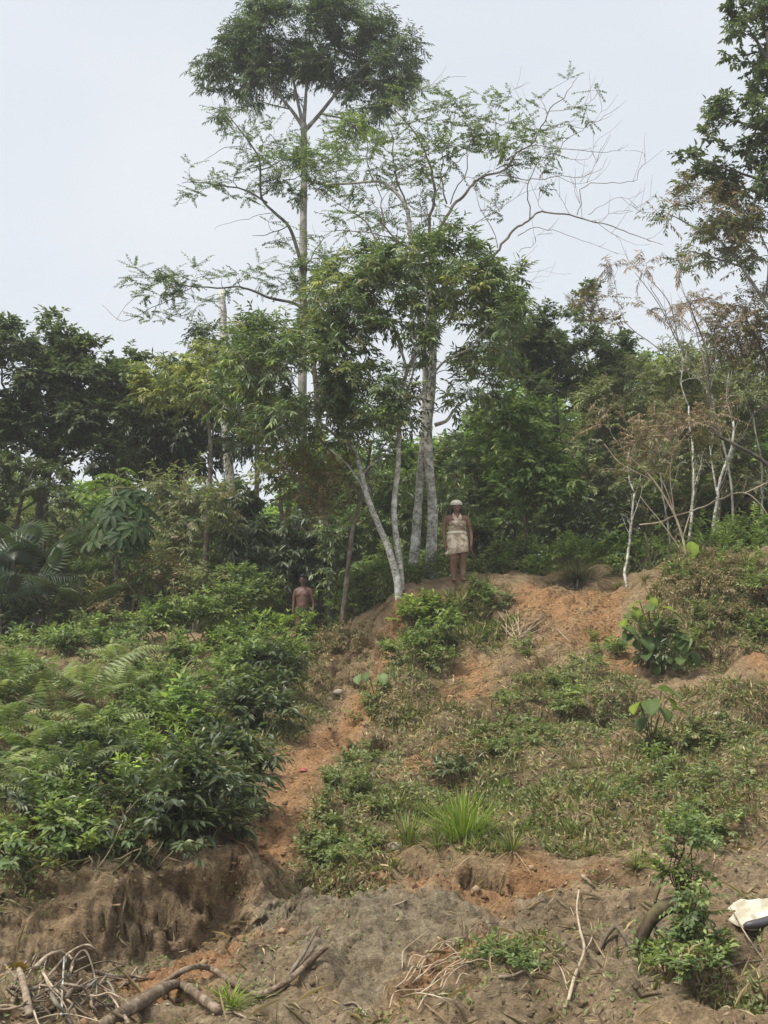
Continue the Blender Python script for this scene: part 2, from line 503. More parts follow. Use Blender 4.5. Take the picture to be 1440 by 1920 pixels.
crumb = .13 * fbm(PT * [2.0, 2.0, 3.0], 2, 121) + .05 * fbm(PT * [5.5, 5.5, 8.5], 3, 123, .55) - .09 * smooth01(fbm(PT * [3.4, 3.4, 6.0] + PT[..., :1] * [0, 0, 2.0], 3, 125), .15, .5)
PT = PT + (steep * crumb)[..., None] * np.array([0.15, -1.0, 0.3])
ny, nx = GX.shape
idx = np.arange(ny * nx).reshape(ny, nx)
GQ = np.stack([idx[:-1, :-1], idx[:-1, 1:], idx[1:, 1:], idx[1:, :-1]], -1).reshape(-1, 4)
GV = PT.reshape(-1, 3)

def ground_mat():
    m, nt, b = new_mat('river_bank_soil')
    L = nt.links.new
    geo = node(nt, 'ShaderNodeNewGeometry')
    a = node(nt, 'ShaderNodeVertexColor', layer_name='tint')
    sp = node(nt, 'ShaderNodeSeparateColor')
    L(a.outputs['Color'], sp.inputs[0])
    def noise(scale, det=6, rough=0.6, vec=None, dist=0.0):
        n = node(nt, 'ShaderNodeTexNoise', Scale=scale, Detail=det, Roughness=rough, Distortion=dist)
        L(vec or geo.outputs['Position'], n.inputs['Vector'])
        return n
    mpz = node(nt, 'ShaderNodeMapping')
    mpz.inputs['Scale'].default_value = (0.85, 0.85, 1.7)
    L(geo.outputs['Position'], mpz.inputs['Vector'])
    n1 = noise(1.4, 5); n2 = noise(7, 8, 0.7, mpz.outputs['Vector']); n3 = noise(38, 5, 0.7); n4 = noise(2.6, 6, 0.65, None, 0.6)
    def mixc(fac, c1, c2):
        x = node(nt, 'ShaderNodeMix', data_type='RGBA')
        for s, v in ((0, fac), (6, c1), (7, c2)):
            if isinstance(v, (float, int)):
                x.inputs[s].default_value = v
            elif isinstance(v, tuple):
                x.inputs[s].default_value = (*v, 1)
            else:
                L(v, x.inputs[s])
        return x.outputs[2]
    brown = ramp(nt, [(0.3, (0.0788, 0.0535, 0.033)), (0.48, (0.218, 0.153, 0.0916)), (0.62, (0.328, 0.241, 0.148)), (0.76, (0.433, 0.338, 0.218))])
    L(n2.outputs['Fac'], brown.inputs['Fac'])
    brown2 = ramp(nt, [(0.35, (0.19, 0.13, 0.0801)), (0.55, (0.341, 0.248, 0.142)), (0.7, (0.378, 0.291, 0.172))])
    L(n4.outputs['Fac'], brown2.inputs['Fac'])
    base = mixc(0.45, brown.outputs['Color'], brown2.outputs['Color'])
    org = ramp(nt, [(0.3, (0.156, 0.0886, 0.04)), (0.5, (0.327, 0.19, 0.0857)), (0.64, (0.405, 0.259, 0.119)), (0.78, (0.496, 0.368, 0.188))])
    L(n2.outputs['Fac'], org.inputs['Fac'])
    org2 = mixc(n1.outputs['Fac'], org.outputs['Color'], (0.32, 0.18, 0.098))
    gry = ramp(nt, [(0.3, (0.087, 0.0716, 0.0509)), (0.46, (0.199, 0.172, 0.122)), (0.62, (0.281, 0.248, 0.182)), (0.78, (0.367, 0.333, 0.25))])
    L(n2.outputs['Fac'], gry.inputs['Fac'])
    vg = ramp(nt, [(0.3, (0.0649, 0.0504, 0.027)), (0.48, (0.169, 0.13, 0.0713)), (0.64, (0.273, 0.206, 0.118)), (0.8, (0.35, 0.278, 0.16))])
    L(n2.outputs['Fac'], vg.inputs['Fac'])
    c = mixc(sp.outputs[2], base, vg.outputs['Color'])
    c = mixc(sp.outputs[1], c, gry.outputs['Color'])
    c = mixc(sp.outputs[0], c, org2)
    # fine grain of grit and small pale chips
    gr = ramp(nt, [(0.28, (0.55, 0.55, 0.55)), (0.5, (1, 1, 1)), (0.7, (1.35, 1.33, 1.28))])
    L(n3.outputs['Fac'], gr.inputs['Fac'])
    mu = node(nt, 'ShaderNodeMix', data_type='RGBA', blend_type='MULTIPLY')
    mu.inputs[0].default_value = 0.9
    L(c, mu.inputs[6]); L(gr.outputs['Color'], mu.inputs[7])
    L(mu.outputs[2], b.inputs['Base Color'])
    b.inputs['Roughness'].default_value = 0.92
    b.inputs['Specular IOR Level'].default_value = 0.15
    vr = node(nt, 'ShaderNodeTexVoronoi', Scale=17.0)
    wv = node(nt, 'ShaderNodeMix', data_type='RGBA', blend_type='LINEAR_LIGHT')
    wv.inputs[0].default_value = 0.12
    L(geo.outputs['Position'], wv.inputs[6]); L(n2.outputs['Color'], wv.inputs[7])
    L(wv.outputs[2], vr.inputs['Vector'])
    b1 = node(nt, 'ShaderNodeBump', Strength=0.95, Distance=0.10)
    b0 = node(nt, 'ShaderNodeBump', Strength=0.22, Distance=-0.05)
    L(vr.outputs['Distance'], b0.inputs['Height'])
    L(b0.outputs['Normal'], b1.inputs['Normal'])
    L(n2.outputs['Fac'], b1.inputs['Height'])
    b2 = node(nt, 'ShaderNodeBump', Strength=0.7, Distance=0.018)
    L(n3.outputs['Fac'], b2.inputs['Height'])
    L(b1.outputs['Normal'], b2.inputs['Normal'])
    L(b2.outputs['Normal'], b.inputs['Normal'])
    return m

tint = np.stack([masks['orange'], np.clip(masks['grey'] * (.6 + .3 * fbm(P0 * 1.7, 3, 15)).clip(0, 1) + smooth01(GY, 13.6, 12.2) * (.24 + .35 * fbm(P0 * 1.1, 3, 19)).clip(0, .7) * (1 - masks['grey']), 0, 1), masks['veg']], -1).reshape(-1, 3)
far = smooth01(GY, 27, 31).reshape(-1)
tint[:, 2] = np.maximum(tint[:, 2], far)
ground = link('ground', mesh_np('ground', GV, GQ, ground_mat(), tint, smooth=True), kind='structure')
_t = np.concatenate([GQ[:, [0, 1, 2]], GQ[:, [0, 2, 3]]])
BVH = BVHTree.FromPolygons([tuple(v) for v in GV.tolist()], GQ.tolist())

def gz(x, y):
    r = BVH.ray_cast(Vector((x, y, 60)), Vector((0, 0, -1)))
    return r[0].z if r[0] is not None else float(height(np.array([x]), np.array([y]))[0])

def hit(px, py):
    """ground point and normal behind a photo pixel"""
    d = Vector(ray(px, py).tolist()).normalized()
    r = BVH.ray_cast(Vector((0, 0, CAMZ)), d)
    if r[0] is None or r[0].y > 36:
        p = at(px, py, 30.0)
        return np.array([p[0], p[1], gz(p[0], p[1])]), np.array([0, 0, 1.0])
    return np.array(r[0]), np.array(r[1])

def foot(px, d):
    """ground point d metres ahead, in the vertical plane of photo column px"""
    x = (px - 720.0) / F * d * 1.0
    return np.array([x, d, gz(x, d)])
# ------------------------------------------------------------------ plant machinery
def rand_dirs(n):
    return unit(rng.normal(size=(n, 3)))

# K twigs per clump, J leaves per twig, tl twig length, L/W leaf size, droop, cpm clumps per square metre
SP = dict(
 lance=dict(K=5, J=15, tl=.44, L=.155, W=.040, droop=.5, up=.1, cpm=17, mat=M_GLOSSY,
   tints=[((.035,.062,.022),5),((.055,.088,.03),4),((.10,.14,.035),1.2),((.14,.13,.05),.4)]),
 broad=dict(K=5, J=10, tl=.32, L=.15, W=.072, droop=.35, up=.3, cpm=18, mat=M_LEAF,
   tints=[((.034,.052,.028),5),((.046,.068,.034),4),((.07,.092,.04),1.2)]),
 broadgreen=dict(K=5, J=9, tl=.34, L=.17, W=.08, droop=.45, up=.25, cpm=15, mat=M_LEAF,
   tints=[((.045,.085,.025),4),((.075,.125,.03),4),((.13,.19,.04),1.5)]),
 dark=dict(K=5, J=11, tl=.36, L=.21, W=.065, droop=.8, up=.2, cpm=16, mat=M_GLOSSY,
   tints=[((.026,.042,.024),4),((.036,.056,.03),4),((.06,.082,.036),1)]),
 fine=dict(flat=.45, K=4, J=22, tl=.42, L=.062, W=.026, droop=.3, up=.1, cpm=14, mat=M_LEAF,
   tints=[((.04,.065,.028),4),((.06,.095,.034),3),((.10,.15,.035),1)]),
 finebright=dict(K=5, J=18, tl=.42, L=.085, W=.036, droop=.3, up=.1, cpm=18, mat=M_LEAF,
   tints=[((.07,.115,.03),3),((.11,.16,.035),3),((.06,.09,.03),1)]),
 yellow=dict(K=5, J=13, tl=.4, L=.16, W=.042, droop=.6, up=.2, cpm=17, mat=M_LEAF,
   tints=[((.10,.125,.03),4),((.15,.165,.035),3),((.06,.085,.03),2)]),
 spray=dict(K=6, J=13, tl=.44, L=.17, W=.038, droop=.5, up=-.05, cpm=15, mat=M_GLOSSY,
   tints=[((.03,.05,.03),5),((.042,.066,.034),4),((.06,.09,.036),1.8)]),
 graygreen=dict(K=5, J=15, tl=.42, L=.115, W=.036, droop=.45, up=.2, cpm=19, mat=M_LEAF,
   tints=[((.065,.082,.045),4),((.09,.105,.06),4),((.11,.14,.05),1.5),((.13,.105,.07),1)]),
 brown=dict(K=5, J=18, tl=.42, L=.085, W=.022, droop=.5, up=.1, cpm=17, mat=M_DRY,
   tints=[((.115,.085,.068),4),((.15,.112,.088),3),((.085,.068,.052),2.5),((.08,.085,.045),2)]),
 brownolive=dict(K=5, J=15, tl=.4, L=.10, W=.034, droop=.45, up=.1, cpm=16, mat=M_DRY,
   tints=[((.10,.085,.045),4),((.075,.075,.038),4),((.15,.11,.07),2)]),
 feather=dict(K=3, J=20, tl=.42, L=.11, W=.014, droop=.9, up=-.1, cpm=13, mat=M_DRY,
   tints=[((.14,.11,.10),4),((.19,.14,.11),3),((.10,.09,.07),2)]),
 shrub=dict(K=5, J=10, tl=.25, L=.105, W=.042, droop=.4, up=.45, cpm=26, mat=M_LEAF,
   tints=[((.045,.075,.028),4),((.075,.115,.035),4),((.115,.155,.04),2)]),
 shrubdark=dict(K=5, J=10, tl=.27, L=.125, W=.038, droop=.5, up=.4, cpm=26, mat=M_GLOSSY,
   tints=[((.026,.042,.022),4),((.038,.058,.026),4),((.065,.085,.034),1.3)]),
 shrubbright=dict(K=5, J=11, tl=.25, L=.10, W=.038, droop=.3, up=.6, cpm=28, mat=M_LEAF,
   tints=[((.09,.14,.025),4),((.14,.20,.03),3),((.06,.10,.025),2)]),
 herb=dict(K=5, J=9, tl=.2, L=.085, W=.03, droop=.35, up=.7, cpm=45, mat=M_LEAF,
   tints=[((.06,.095,.03),4),((.095,.14,.035),3),((.13,.17,.05),1)]),
 smallround=dict(K=5, J=11, tl=.17, L=.055, W=.03, droop=.3, up=.3, cpm=95, mat=M_LEAF,
   tints=[((.05,.085,.03),4),((.08,.12,.04),3),((.13,.17,.055),1.5)]),
 creeper=dict(K=5, J=9, tl=.18, L=.075, W=.04, droop=.3, up=.3, cpm=60, mat=M_LEAF,
   tints=[((.055,.085,.028),4),((.08,.105,.035),3),((.12,.125,.05),1.5)]),
 deadbrush=dict(K=5, J=12, tl=.3, L=.10, W=.02, droop=.7, up=.2, cpm=30, mat=M_DRY,
   tints=[((.14,.11,.07),4),((.09,.075,.045),3),((.07,.08,.035),2)]),
)

def pick_tints(sp, n, grp):
    """one colour per leaf; leaves of a twig share most of it"""
    cols = np.array([c for c, _ in sp['tints']]); wts = np.array([x for _, x in sp['tints']], float)
    wts /= wts.sum()
    ng = int(grp.max()) + 1
    gi = rng.choice(len(cols), ng, p=wts)
    li = np.where(rng.random(n) < 0.72, gi[grp], rng.choice(len(cols), n, p=wts))
    t = np.array([2.3, 2.2, 1.85]) * cols[li] * rng.uniform(0.8, 1.25, (ng, 1))[grp] * rng.uniform(0.85, 1.18, (n, 1))
    t = t * rng.uniform(0.93, 1.07, (n, 3))
    lum = t @ np.array([.3, .6, .1])
    return t * 0.78 + 0.22 * lum[:, None] * np.array([1.08, 1.0, 0.9])

def leaf_verts(P, D, Nrm, L, W, fold=0.35, dip=0.18):
    """folded rhombic leaves: 4 verts and 2 triangles each"""
    S = unit(np.cross(D, Nrm)); Nn = np.cross(S, D)
    L = L[:, None]; W = W[:, None]
    tip = P + D * L - Nn * L * dip
    mid = P + D * L * 0.45
    a = mid + S * W * 0.5 + Nn * W * fold * 0.5
    b = mid - S * W * 0.5 + Nn * W * fold * 0.5
    V = np.stack([P, a, tip, b], 1).reshape(-1, 3)
    i = np.arange(len(P))[:, None] * 4
    f = np.concatenate([i + [0, 1, 2], i + [0, 2, 3]])
    return V, f

def foliage(C, O, sp, scale=1.0):
    """leaf geometry for clumps at C growing outward along O; also returns twig polylines"""
    M = len(C); K, J = sp['K'], sp['J']
    ci = np.repeat(np.arange(M), K)
    d = unit((O[ci] * 0.8 + rand_dirs(M * K) * 0.95 + np.array([0, 0, sp['up']])) * [1, 1, sp.get('flat', 1.0)])
    tl = sp['tl'] * scale * rng.uniform(0.6, 1.3, M * K)
    T = M * K
    t0 = C[ci]
    sag = sp['droop'] * 0.35
    def along(t):                      # t (T,n)
        p = t0[:, None] + d[:, None] * (tl[:, None] * t)[..., None]
        p[..., 2] -= sag * tl[:, None] * t * t
        return p
    tw = along(np.linspace(0, 1, 4)[None].repeat(T, 0))
    tt = np.linspace(0.22, 1.0, J)[None] + rng.uniform(-.03, .03, (T, J))
    LP = along(tt).reshape(-1, 3)
    ti = np.repeat(np.arange(T), J)
    dd = d[ti]
    side = unit(np.cross(dd, np.array([0, 0, 1.0]) + 0.4 * rand_dirs(len(ti))))
    sgn = np.where((np.arange(len(ti)) % 2) == 0, 1.0, -1.0)[:, None]
    tipw = np.tile(np.linspace(0, 1, J), T)[:, None] ** 2
    D = unit(dd * (0.45 + tipw * 0.6) + side * sgn * (1 - 0.5 * tipw) + rand_dirs(len(ti)) * 0.35 + np.array([0, 0, -1.0]) * sp['droop'] * rng.uniform(0.5, 1.4, (len(ti), 1)))
    up = np.array([0, 0, 1.0]) + rand_dirs(len(ti)) * 0.55 + O[ci][ti] * 0.3
    L = sp['L'] * scale * rng.uniform(0.65, 1.25, len(ti))
    W = sp['W'] * scale * rng.uniform(0.75, 1.25, len(ti))
    V, f = leaf_verts(LP, D, up, L, W)
    tint = np.repeat(pick_tints(sp, len(ti), ti), 4, 0)
    return V, f, tint, tw

class Plant:
    def __init__(self, name, label, cat, bark, group=None, seed=0):
        self.name, self.label, self.cat, self.bark, self.group = name, label, cat, bark, group
        self.limbs = []; self.isroot = []; self.lmat = None; self.keep = .045
        self.pos = np.zeros((0, 3)); self.rad = np.zeros(0); self.dir = np.zeros((0, 3))
        self.clumps = []; self.twr = 0.004; self.origin = None
        self.extra = []

    def limb(self, pts, r0, r1, d=None, root=False, wig=0.0, per=5, power=1.0):
        """pts: photo pixels (px, py[, d]); root: start at the ground below the first point"""
        a = np.array([[p[0], p[1], (p[2] if len(p) > 2 else d)] for p in pts], float)
        P = at(a[:, 0], a[:, 1], a[:, 2])
        if root:
            g = P[0].copy(); g[2] = gz(g[0], g[1]) - 0.12
            if P[0][2] - g[2] > 0.15:
                P = np.vstack([g, P])
            else:
                P[0] = g
        P = spline(P, per)
        if wig:
            P = P + wig * fbm(P * 2.1 + len(self.limbs) * 7.7, 3, 5, .6)[:, None] * np.array([1, .5, -.6])
        R = r0 + (r1 - r0) * np.linspace(0, 1, len(P)) ** power
        if root:
            R = R * (1 + 0.3 * np.exp(-np.arange(len(P)) / 1.2))
            if self.origin is None:
                self.origin = P[0] + [0, 0, 0.12]
        self.limbs.append((P, R)); self.isroot.append(root)
        self._add(P, R)
        return self

    def _add(self, P, R):
        self.pos = np.vstack([self.pos, P]); self.rad = np.concatenate([self.rad, R])
        self.dir = np.vstack([self.dir, unit(np.gradient(P, axis=0))])

    def stem(self, base, top, r0, r1, n=6, wig=0.1):
        t = np.linspace(0, 1, n)[:, None]
        P = base * (1 - t) + top * t + wig * fbm(np.array(base) + t * 2.3, 2, 3)[:, None] * np.sin(t * np.pi)
        R = np.linspace(r0, r1, n)
        if self.origin is None:
            self.origin = np.array(base, float)
        self.limbs.append((P, R)); self.isroot.append(True); self._add(P, R)
        return self

    def blob(self, cx, cy, rx, ry, d, sp, dens=1.0, rd=None, scale=1.0, shell=0.55, hollow=0.15, top=False):
        s = d / F
        c = at(cx, cy, d); rx, ry = rx * s, ry * s
        tl_ = SP[sp]['tl'] * scale * (0.22 if self.cat == 'tree' else .22)
        rx, ry = max(rx - tl_, .45 * rx), max(ry - tl_, .45 * ry)
        rd = rd * 1.0 if rd else min(max(0.8 * (rx + ry) / 2, 0.25), 2.2)
        area = math.pi * (rx + tl_ * .6) * (ry + tl_ * .6)
        n = max(3, int(1.5 * area * SP[sp]['cpm'] * dens / scale ** 1.5))
        u = rand_dirs(n * 3)
        r = rng.random(len(u)) ** (1 / 2.6)
        r = np.where(rng.random(len(u)) < shell, np.maximum(r, rng.uniform(.6, 1, len(u))), r)
        p = u * r[:, None] * [rx, rd, ry]
        keep = fbm((c + p) * 1.25 / max(scale, .4), 2, 77) > -0.33 + hollow * 0.5
        if top:
            keep &= p[:, 2] > -0.25 * ry
        p = p[keep][:n]
        o = unit(p / [rx, rd, ry] + [0, 0, 0.35])
        self.clumps.append((c + p, o, sp, scale))
        return self

    def shoots(self, n, lo, hi, r=.004, first=0):
        """short side shoots along the thin limbs"""
        for P, R in list(self.limbs)[first:]:
            for _ in range(n):
                i = rng.integers(len(P) // 3, len(P))
                q = P[i]; t = unit(P[min(i + 1, len(P) - 1)] - P[max(i - 1, 0)])
                d = unit(t * .9 + rand_dirs(1)[0] * .8 + [0, 0, .35]); L = rng.uniform(lo, hi)
                k = np.linspace(0, 1, 5)[:, None]
                Q = q + d * L * k + np.array([0, 0, .25 * L]) * k * k + rng.normal(size=(5, 3)) * .02 * L * k
                self.limbs.append((Q, np.linspace(min(r, R[i]), .0022, 5))); self.isroot.append(False)
        return self

    def build(self, reach=1.0, show_twigs=True, leafname='crown', br=(0.010, 0.010), minr=0.0035):
        if self.origin is None:
            self.origin = self.pos[0]
        root = thing(self.name, self.label, self.cat, tuple(self.origin), self.group)
        allC = np.vstack([c for c, *_ in self.clumps]) if self.clumps else np.zeros((0, 3))
        nlimb = len(self.pos)
        br_paths, br_r = [], []
        if len(allC):
            dist0 = np.min(np.linalg.norm(allC[:, None] - self.pos[None, ::2], axis=2), 1)
            for k in np.argsort(dist0):
                p = allC[k]
                v = p - self.pos
                dd = np.linalg.norm(v, axis=1)
                cost = dd + 0.7 * np.maximum(0, -v[:, 2]) + 0.25 * dd * (1 - (v * self.dir).sum(1) / (dd + 1e-6)) + (np.arange(len(dd)) < nlimb) * 0.02
                j = int(np.argmin(cost))
                q, L = self.pos[j], dd[j]
                if L < 0.05:
                    continue
                ctrl = q + (unit(self.dir[j]) * 0.55 + unit(v[j]) * 0.45) * L * 0.5 + [0, 0, 0.06 * L] + rng.normal(size=3) * 0.05 * L
                t = np.linspace(0, 1, 6)[:, None]
                P = (1 - t) ** 2 * q + 2 * t * (1 - t) * ctrl + t * t * p
                P[1:-1] += rng.normal(size=(4, 3)) * 0.02 * L
                r0 = min(self.rad[j] * 0.75, br[0] + br[1] * L)
                R = np.linspace(max(r0, minr), minr, 6)
                br_paths.append(P); br_r.append(R)
                self._add(P[1:], R[1:])
        # limbs: every trunk and every visible limb is a part; hair-thin ones join the branches
        bp = []
        tree = self.cat in ('tree', 'sapling', 'stump', 'branch')
        pieces = []
        for (P, R), isroot in zip(self.limbs, self.isroot):
            sides = 10 if R.max() > 0.07 else 7 if R.max() > 0.02 else 5
            if R.max() > 0.05:                       # uneven bark girth
                R = R * (1 + 0.10 * fbm(P * 3.1, 2, 13))
            V, f = tubes(P[None], R[None], sides)
            if not tree:
                pieces.append((V, f))
            elif isroot or R[0] > 0.02 or self.cat == 'branch':
                part('trunk' if isroot else 'limb', V, f, self.bark if isroot or not self.lmat or R[0] == self.keep else self.lmat, root, smooth=True)
            else:
                bp.append((V, f))
        if pieces:
            V, f, _ = merge(pieces)
            part('stems', V, f, self.bark, root, smooth=True, kind='stuff')
        if br_paths:
            bp.append(tubes(np.array(br_paths), np.array(br_r), 4, cap=False))
        leaves = {}
        for C, O, spn, sc in self.clumps:
            if not len(C):
                continue
            sp = SP[spn]
            V, f, tint, tw = foliage(C, O, sp, sc)
            leaves.setdefault(sp['mat'].name, []).append((V, f, tint))
            if show_twigs:
                bp.append(tubes(tw, np.linspace(self.twr, self.twr * 0.4, 4)[None].repeat(len(tw), 0) * max(sc, .5), 3, cap=False))
        if bp:
            V, f, _ = merge(bp)
            part('branches' if self.cat == 'tree' else 'twigs', V, f, self.lmat or self.bark, root, smooth=True, kind='stuff')
        for mn, parts in leaves.items():
            V, f, t = merge(parts)
            part(leafname, V, f, bpy.data.materials[mn], root, t, kind='stuff')
        return root

BEHIND = 'forest trees behind the bank crest'
# ------------------------------------------------------------------ trees
# emergent umbrella tree, pale straight trunk
T = Plant('tree', 'tall slender tree with a dark umbrella crown rising above every other tree', 'tree', M_GREYBARK)
T.limb([(566,1000),(567,800),(567,650),(568,500),(569,400),(570,300),(569,232)], .135, .085, 37, root=True)
for pts, r0, r1 in [([(569,240),(545,205),(505,160),(455,118),(415,120)],.06,.02),([(569,238),(558,190),(545,130),(525,80)],.055,.02),
      ([(569,234),(573,185),(577,120),(582,55)],.06,.02),([(569,248),(600,213),(628,178),(655,150),(700,110),(745,95)],.065,.02),
      ([(600,213),(642,222),(680,232)],.03,.012),([(628,178),(640,130),(650,70)],.03,.012),([(655,150),(710,150),(760,135)],.025,.012),([(545,205),(490,190),(460,165)],.025,.01)]:
    T.limb(pts, r0, r1, 37)
for b in [(580,75,175,62),(440,118,62,55),(400,150,34,30),(720,105,70,62),(745,140,48,38),(560,30,115,38),(650,40,80,45),(690,165,55,40),(490,165,62,26),(400,185,28,20),(500,85,70,50),(640,110,85,48),(570,140,75,28)]:
    T.blob(*b, 37, 'spray', dens=.8, rd=1.3, hollow=0.45)
T.blob(590,40,140,28,37,'finebright',dens=.55,rd=1.2).blob(680,222,38,25,37,'spray',dens=.8).blob(655,235,50,30,37,'fine',dens=.7)
T.build()

# fine-leaved tree with twin pale trunks
T = Plant('tree', 'spreading fine-leaved tree on two thick pale trunks with bare twigs arching over the sky', 'tree', M_PALE)
D2 = 27.3
T.limb([(773,1098),(779,1020),(784,950),(790,880),(796,790),(798,700),(790,620),(780,540),(772,470),(762,390),(727,348),(704,340),(655,344),(611,345)], .12, .02, D2, root=True, power=.75)
T.limb([(805,1100),(809,1020),(811,950),(805,880),(803,800),(810,720),(812,620),(809,520),(808,447)], .110, .06, D2-.1, root=True)
T.limb([(815,797),(838,788),(852,768),(880,748),(930,734)], .045, .012, D2-.2)
A = [([(807,449),(814,355),(802,303),(784,260),(760,227),(735,200)],.05,.008),([(812,445),(845,383),(873,355),(902,331),(949,308),(996,275),(1024,213),(1062,175),(1086,145)],.05,.004),
 ([(840,384),(831,303),(845,250),(840,200)],.025,.005),([(815,470),(855,600),(900,520),(930,463),(963,435),(991,416),(1024,402),(1067,402),(1114,416),(1161,430),(1208,449),(1246,461)],.05,.004),
 ([(1086,407),(1100,355),(1138,345),(1175,340),(1204,317),(1211,294),(1200,284),(1185,282)],.012,.003),([(1086,407),(1080,360),(1075,330)],.008,.003),([(1100,400),(1130,375),(1165,365),(1190,385)],.008,.003),
 ([(987,412),(989,364),(1005,327),(1038,289),(1090,242),(1133,218),(1159,201)],.018,.003),([(1024,242),(1060,240),(1092,240),(1140,205)],.012,.003),
 ([(925,327),(985,335),(1043,331),(1100,329),(1138,294)],.016,.003),([(996,275),(1062,284),(1138,286),(1180,272)],.014,.003),([(873,440),(910,410),(949,383),(1024,355)],.012,.003),
 ([(930,463),(915,420),(902,383),(887,350)],.014,.004),([(968,440),(1000,428),(1024,430),(1081,449),(1161,478)],.013,.003),([(975,473),(1000,450),(1040,440)],.008,.003),
 ([(1024,402),(1010,375),(1020,350)],.007,.003),([(1067,402),(1050,370),(1040,350)],.007,.003),([(1114,416),(1150,400),(1190,400)],.007,.003),([(1120,418),(1150,440),(1195,462)],.009,.003),
 ([(762,390),(745,330),(735,270),(720,220)],.03,.006),([(704,340),(690,300),(680,260),(650,220)],.022,.005),([(772,470),(735,440),(718,390),(705,340)],.03,.008),
 ([(772,480),(728,480),(690,420),(640,385),(600,365)],.03,.005),([(735,460),(741,420),(728,390)],.02,.006),([(740,445),(690,438),(640,436),(580,446),(530,458)],.018,.004),
 ([(780,440),(790,400),(800,370)],.02,.006),([(949,308),(930,260),(925,215)],.012,.004),([(845,383),(880,300),(890,240),(870,185)],.018,.004),([(814,355),(850,310),(900,270),(950,225)],.018,.004),
 ([(760,227),(770,200),(800,170),(870,140)],.01,.003),([(1024,213),(1060,205),(1100,190),(1130,180)],.01,.003),([(990,275),(1000,240),(990,190)],.008,.003),([(925,200),(950,185),(970,165)],.007,.003),
 ([(950,500),(980,525),(1030,520)],.006,.002),([(960,470),(985,510),(1020,505)],.006,.002),([(1038,289),(1090,300),(1130,260)],.008,.003),([(1043,331),(1090,350),(1120,330)],.008,.003),
 ([(1180,380),(1200,395),(1215,370)],.005,.002),([(1090,345),(1110,300),(1100,270)],.006,.003)]
for pts, r0, r1 in A:
    T.limb(pts, r0 * .72, r1 * 1.0, D2 + rng.uniform(-.5, .5), wig=.09)
for b in [(800,205,65,35),(850,190,50,25),(890,205,55,25),(925,225,55,25),(860,240,85,35),(760,240,55,40),(965,215,50,25),(1020,205,40,18),(1065,190,38,10),(1110,187,22,8),(830,290,90,40),(925,285,65,35),
          (975,262,45,30),(990,310,55,28),(1040,270,35,18),(700,290,70,50),(720,370,60,40),(650,380,50,25),(650,330,60,40),(740,420,60,30),(880,320,50,25),(790,330,60,30),(690,430,70,25),(1000,340,40,15),(830,400,45,25),(950,400,40,20),(560,455,40,14)]:
    T.blob(*b, D2, 'fine', dens=.8, rd=1.2, hollow=.25)
for b in [(820,283,40,25),(925,288,35,25),(970,262,25,18),(690,270,30,25)]:
    T.blob(*b, D2, 'finebright', dens=.7, rd=.7)
T.twr = .004
T.lmat = M_BROWNBARK
T.shoots(4, .15, .6, .004, 3)
T.build()

# dark slender left tree
T = Plant('tree', 'thin dark-stemmed tree with feathery flat leaf layers reaching out to the left', 'tree', M_DARKBARK)
D3 = 32.8
T.limb([(603,1000),(600,850),(590,700),(576,610),(568,517),(557,467),(541,424),(514,398),(490,369),(487,303),(471,272),(448,241),(420,206)], .085, .012, D3, root=True, power=.75)
for pts, r0, r1 in [([(500,380),(455,354),(397,346),(339,342)],.03,.006),([(588,590),(549,568),(510,560),(471,544),(436,537),(380,540),(300,525),(235,520)],.045,.006),([(541,424),(500,440),(470,440)],.015,.005),
      ([(574,600),(600,520),(640,490),(690,470)],.03,.008),([(568,517),(590,470),(620,440)],.02,.006),([(487,320),(530,300),(580,280)],.02,.006),([(490,369),(540,340),(600,320)],.02,.006),
      ([(471,280),(430,275),(380,300)],.012,.004),([(360,540),(300,570),(230,600),(190,570)],.012,.003),([(300,525),(250,560),(215,600)],.01,.003),([(397,346),(350,380),(320,385)],.006,.003),([(514,400),(450,410),(400,430)],.008,.003)]:
    T.limb(pts, r0, r1, D3, wig=.05)
for b in [(350,348,35,12),(385,340,45,16),(430,350,50,20),(380,322,45,12),(460,330,40,22),(520,310,50,38),(560,345,65,30),(600,330,55,35),(600,270,50,40),(640,240,45,32),(450,235,40,22),(425,205,35,18),(480,265,45,22),(520,250,50,24),
          (300,535,70,24),(250,515,36,14),(350,520,45,22),(290,585,42,20),(375,565,40,18),(430,530,40,20),(480,520,45,24),(540,520,50,30),(600,500,45,30),(330,600,30,14),(500,430,30,14),(640,500,50,25)]:
    T.blob(*b, D3, 'fine', dens=.95, rd=.9, hollow=.1)
for b in [(575,305,38,30),(590,345,36,18),(655,250,30,30),(520,300,22,22)]:
    T.blob(*b, D3, 'finebright', dens=.8, rd=.6)
for b in [(300,540,60,18),(600,535,60,30),(540,345,40,22)]:
    T.blob(*b, D3, 'lance', dens=.6, rd=.7, scale=.7)
T.build()

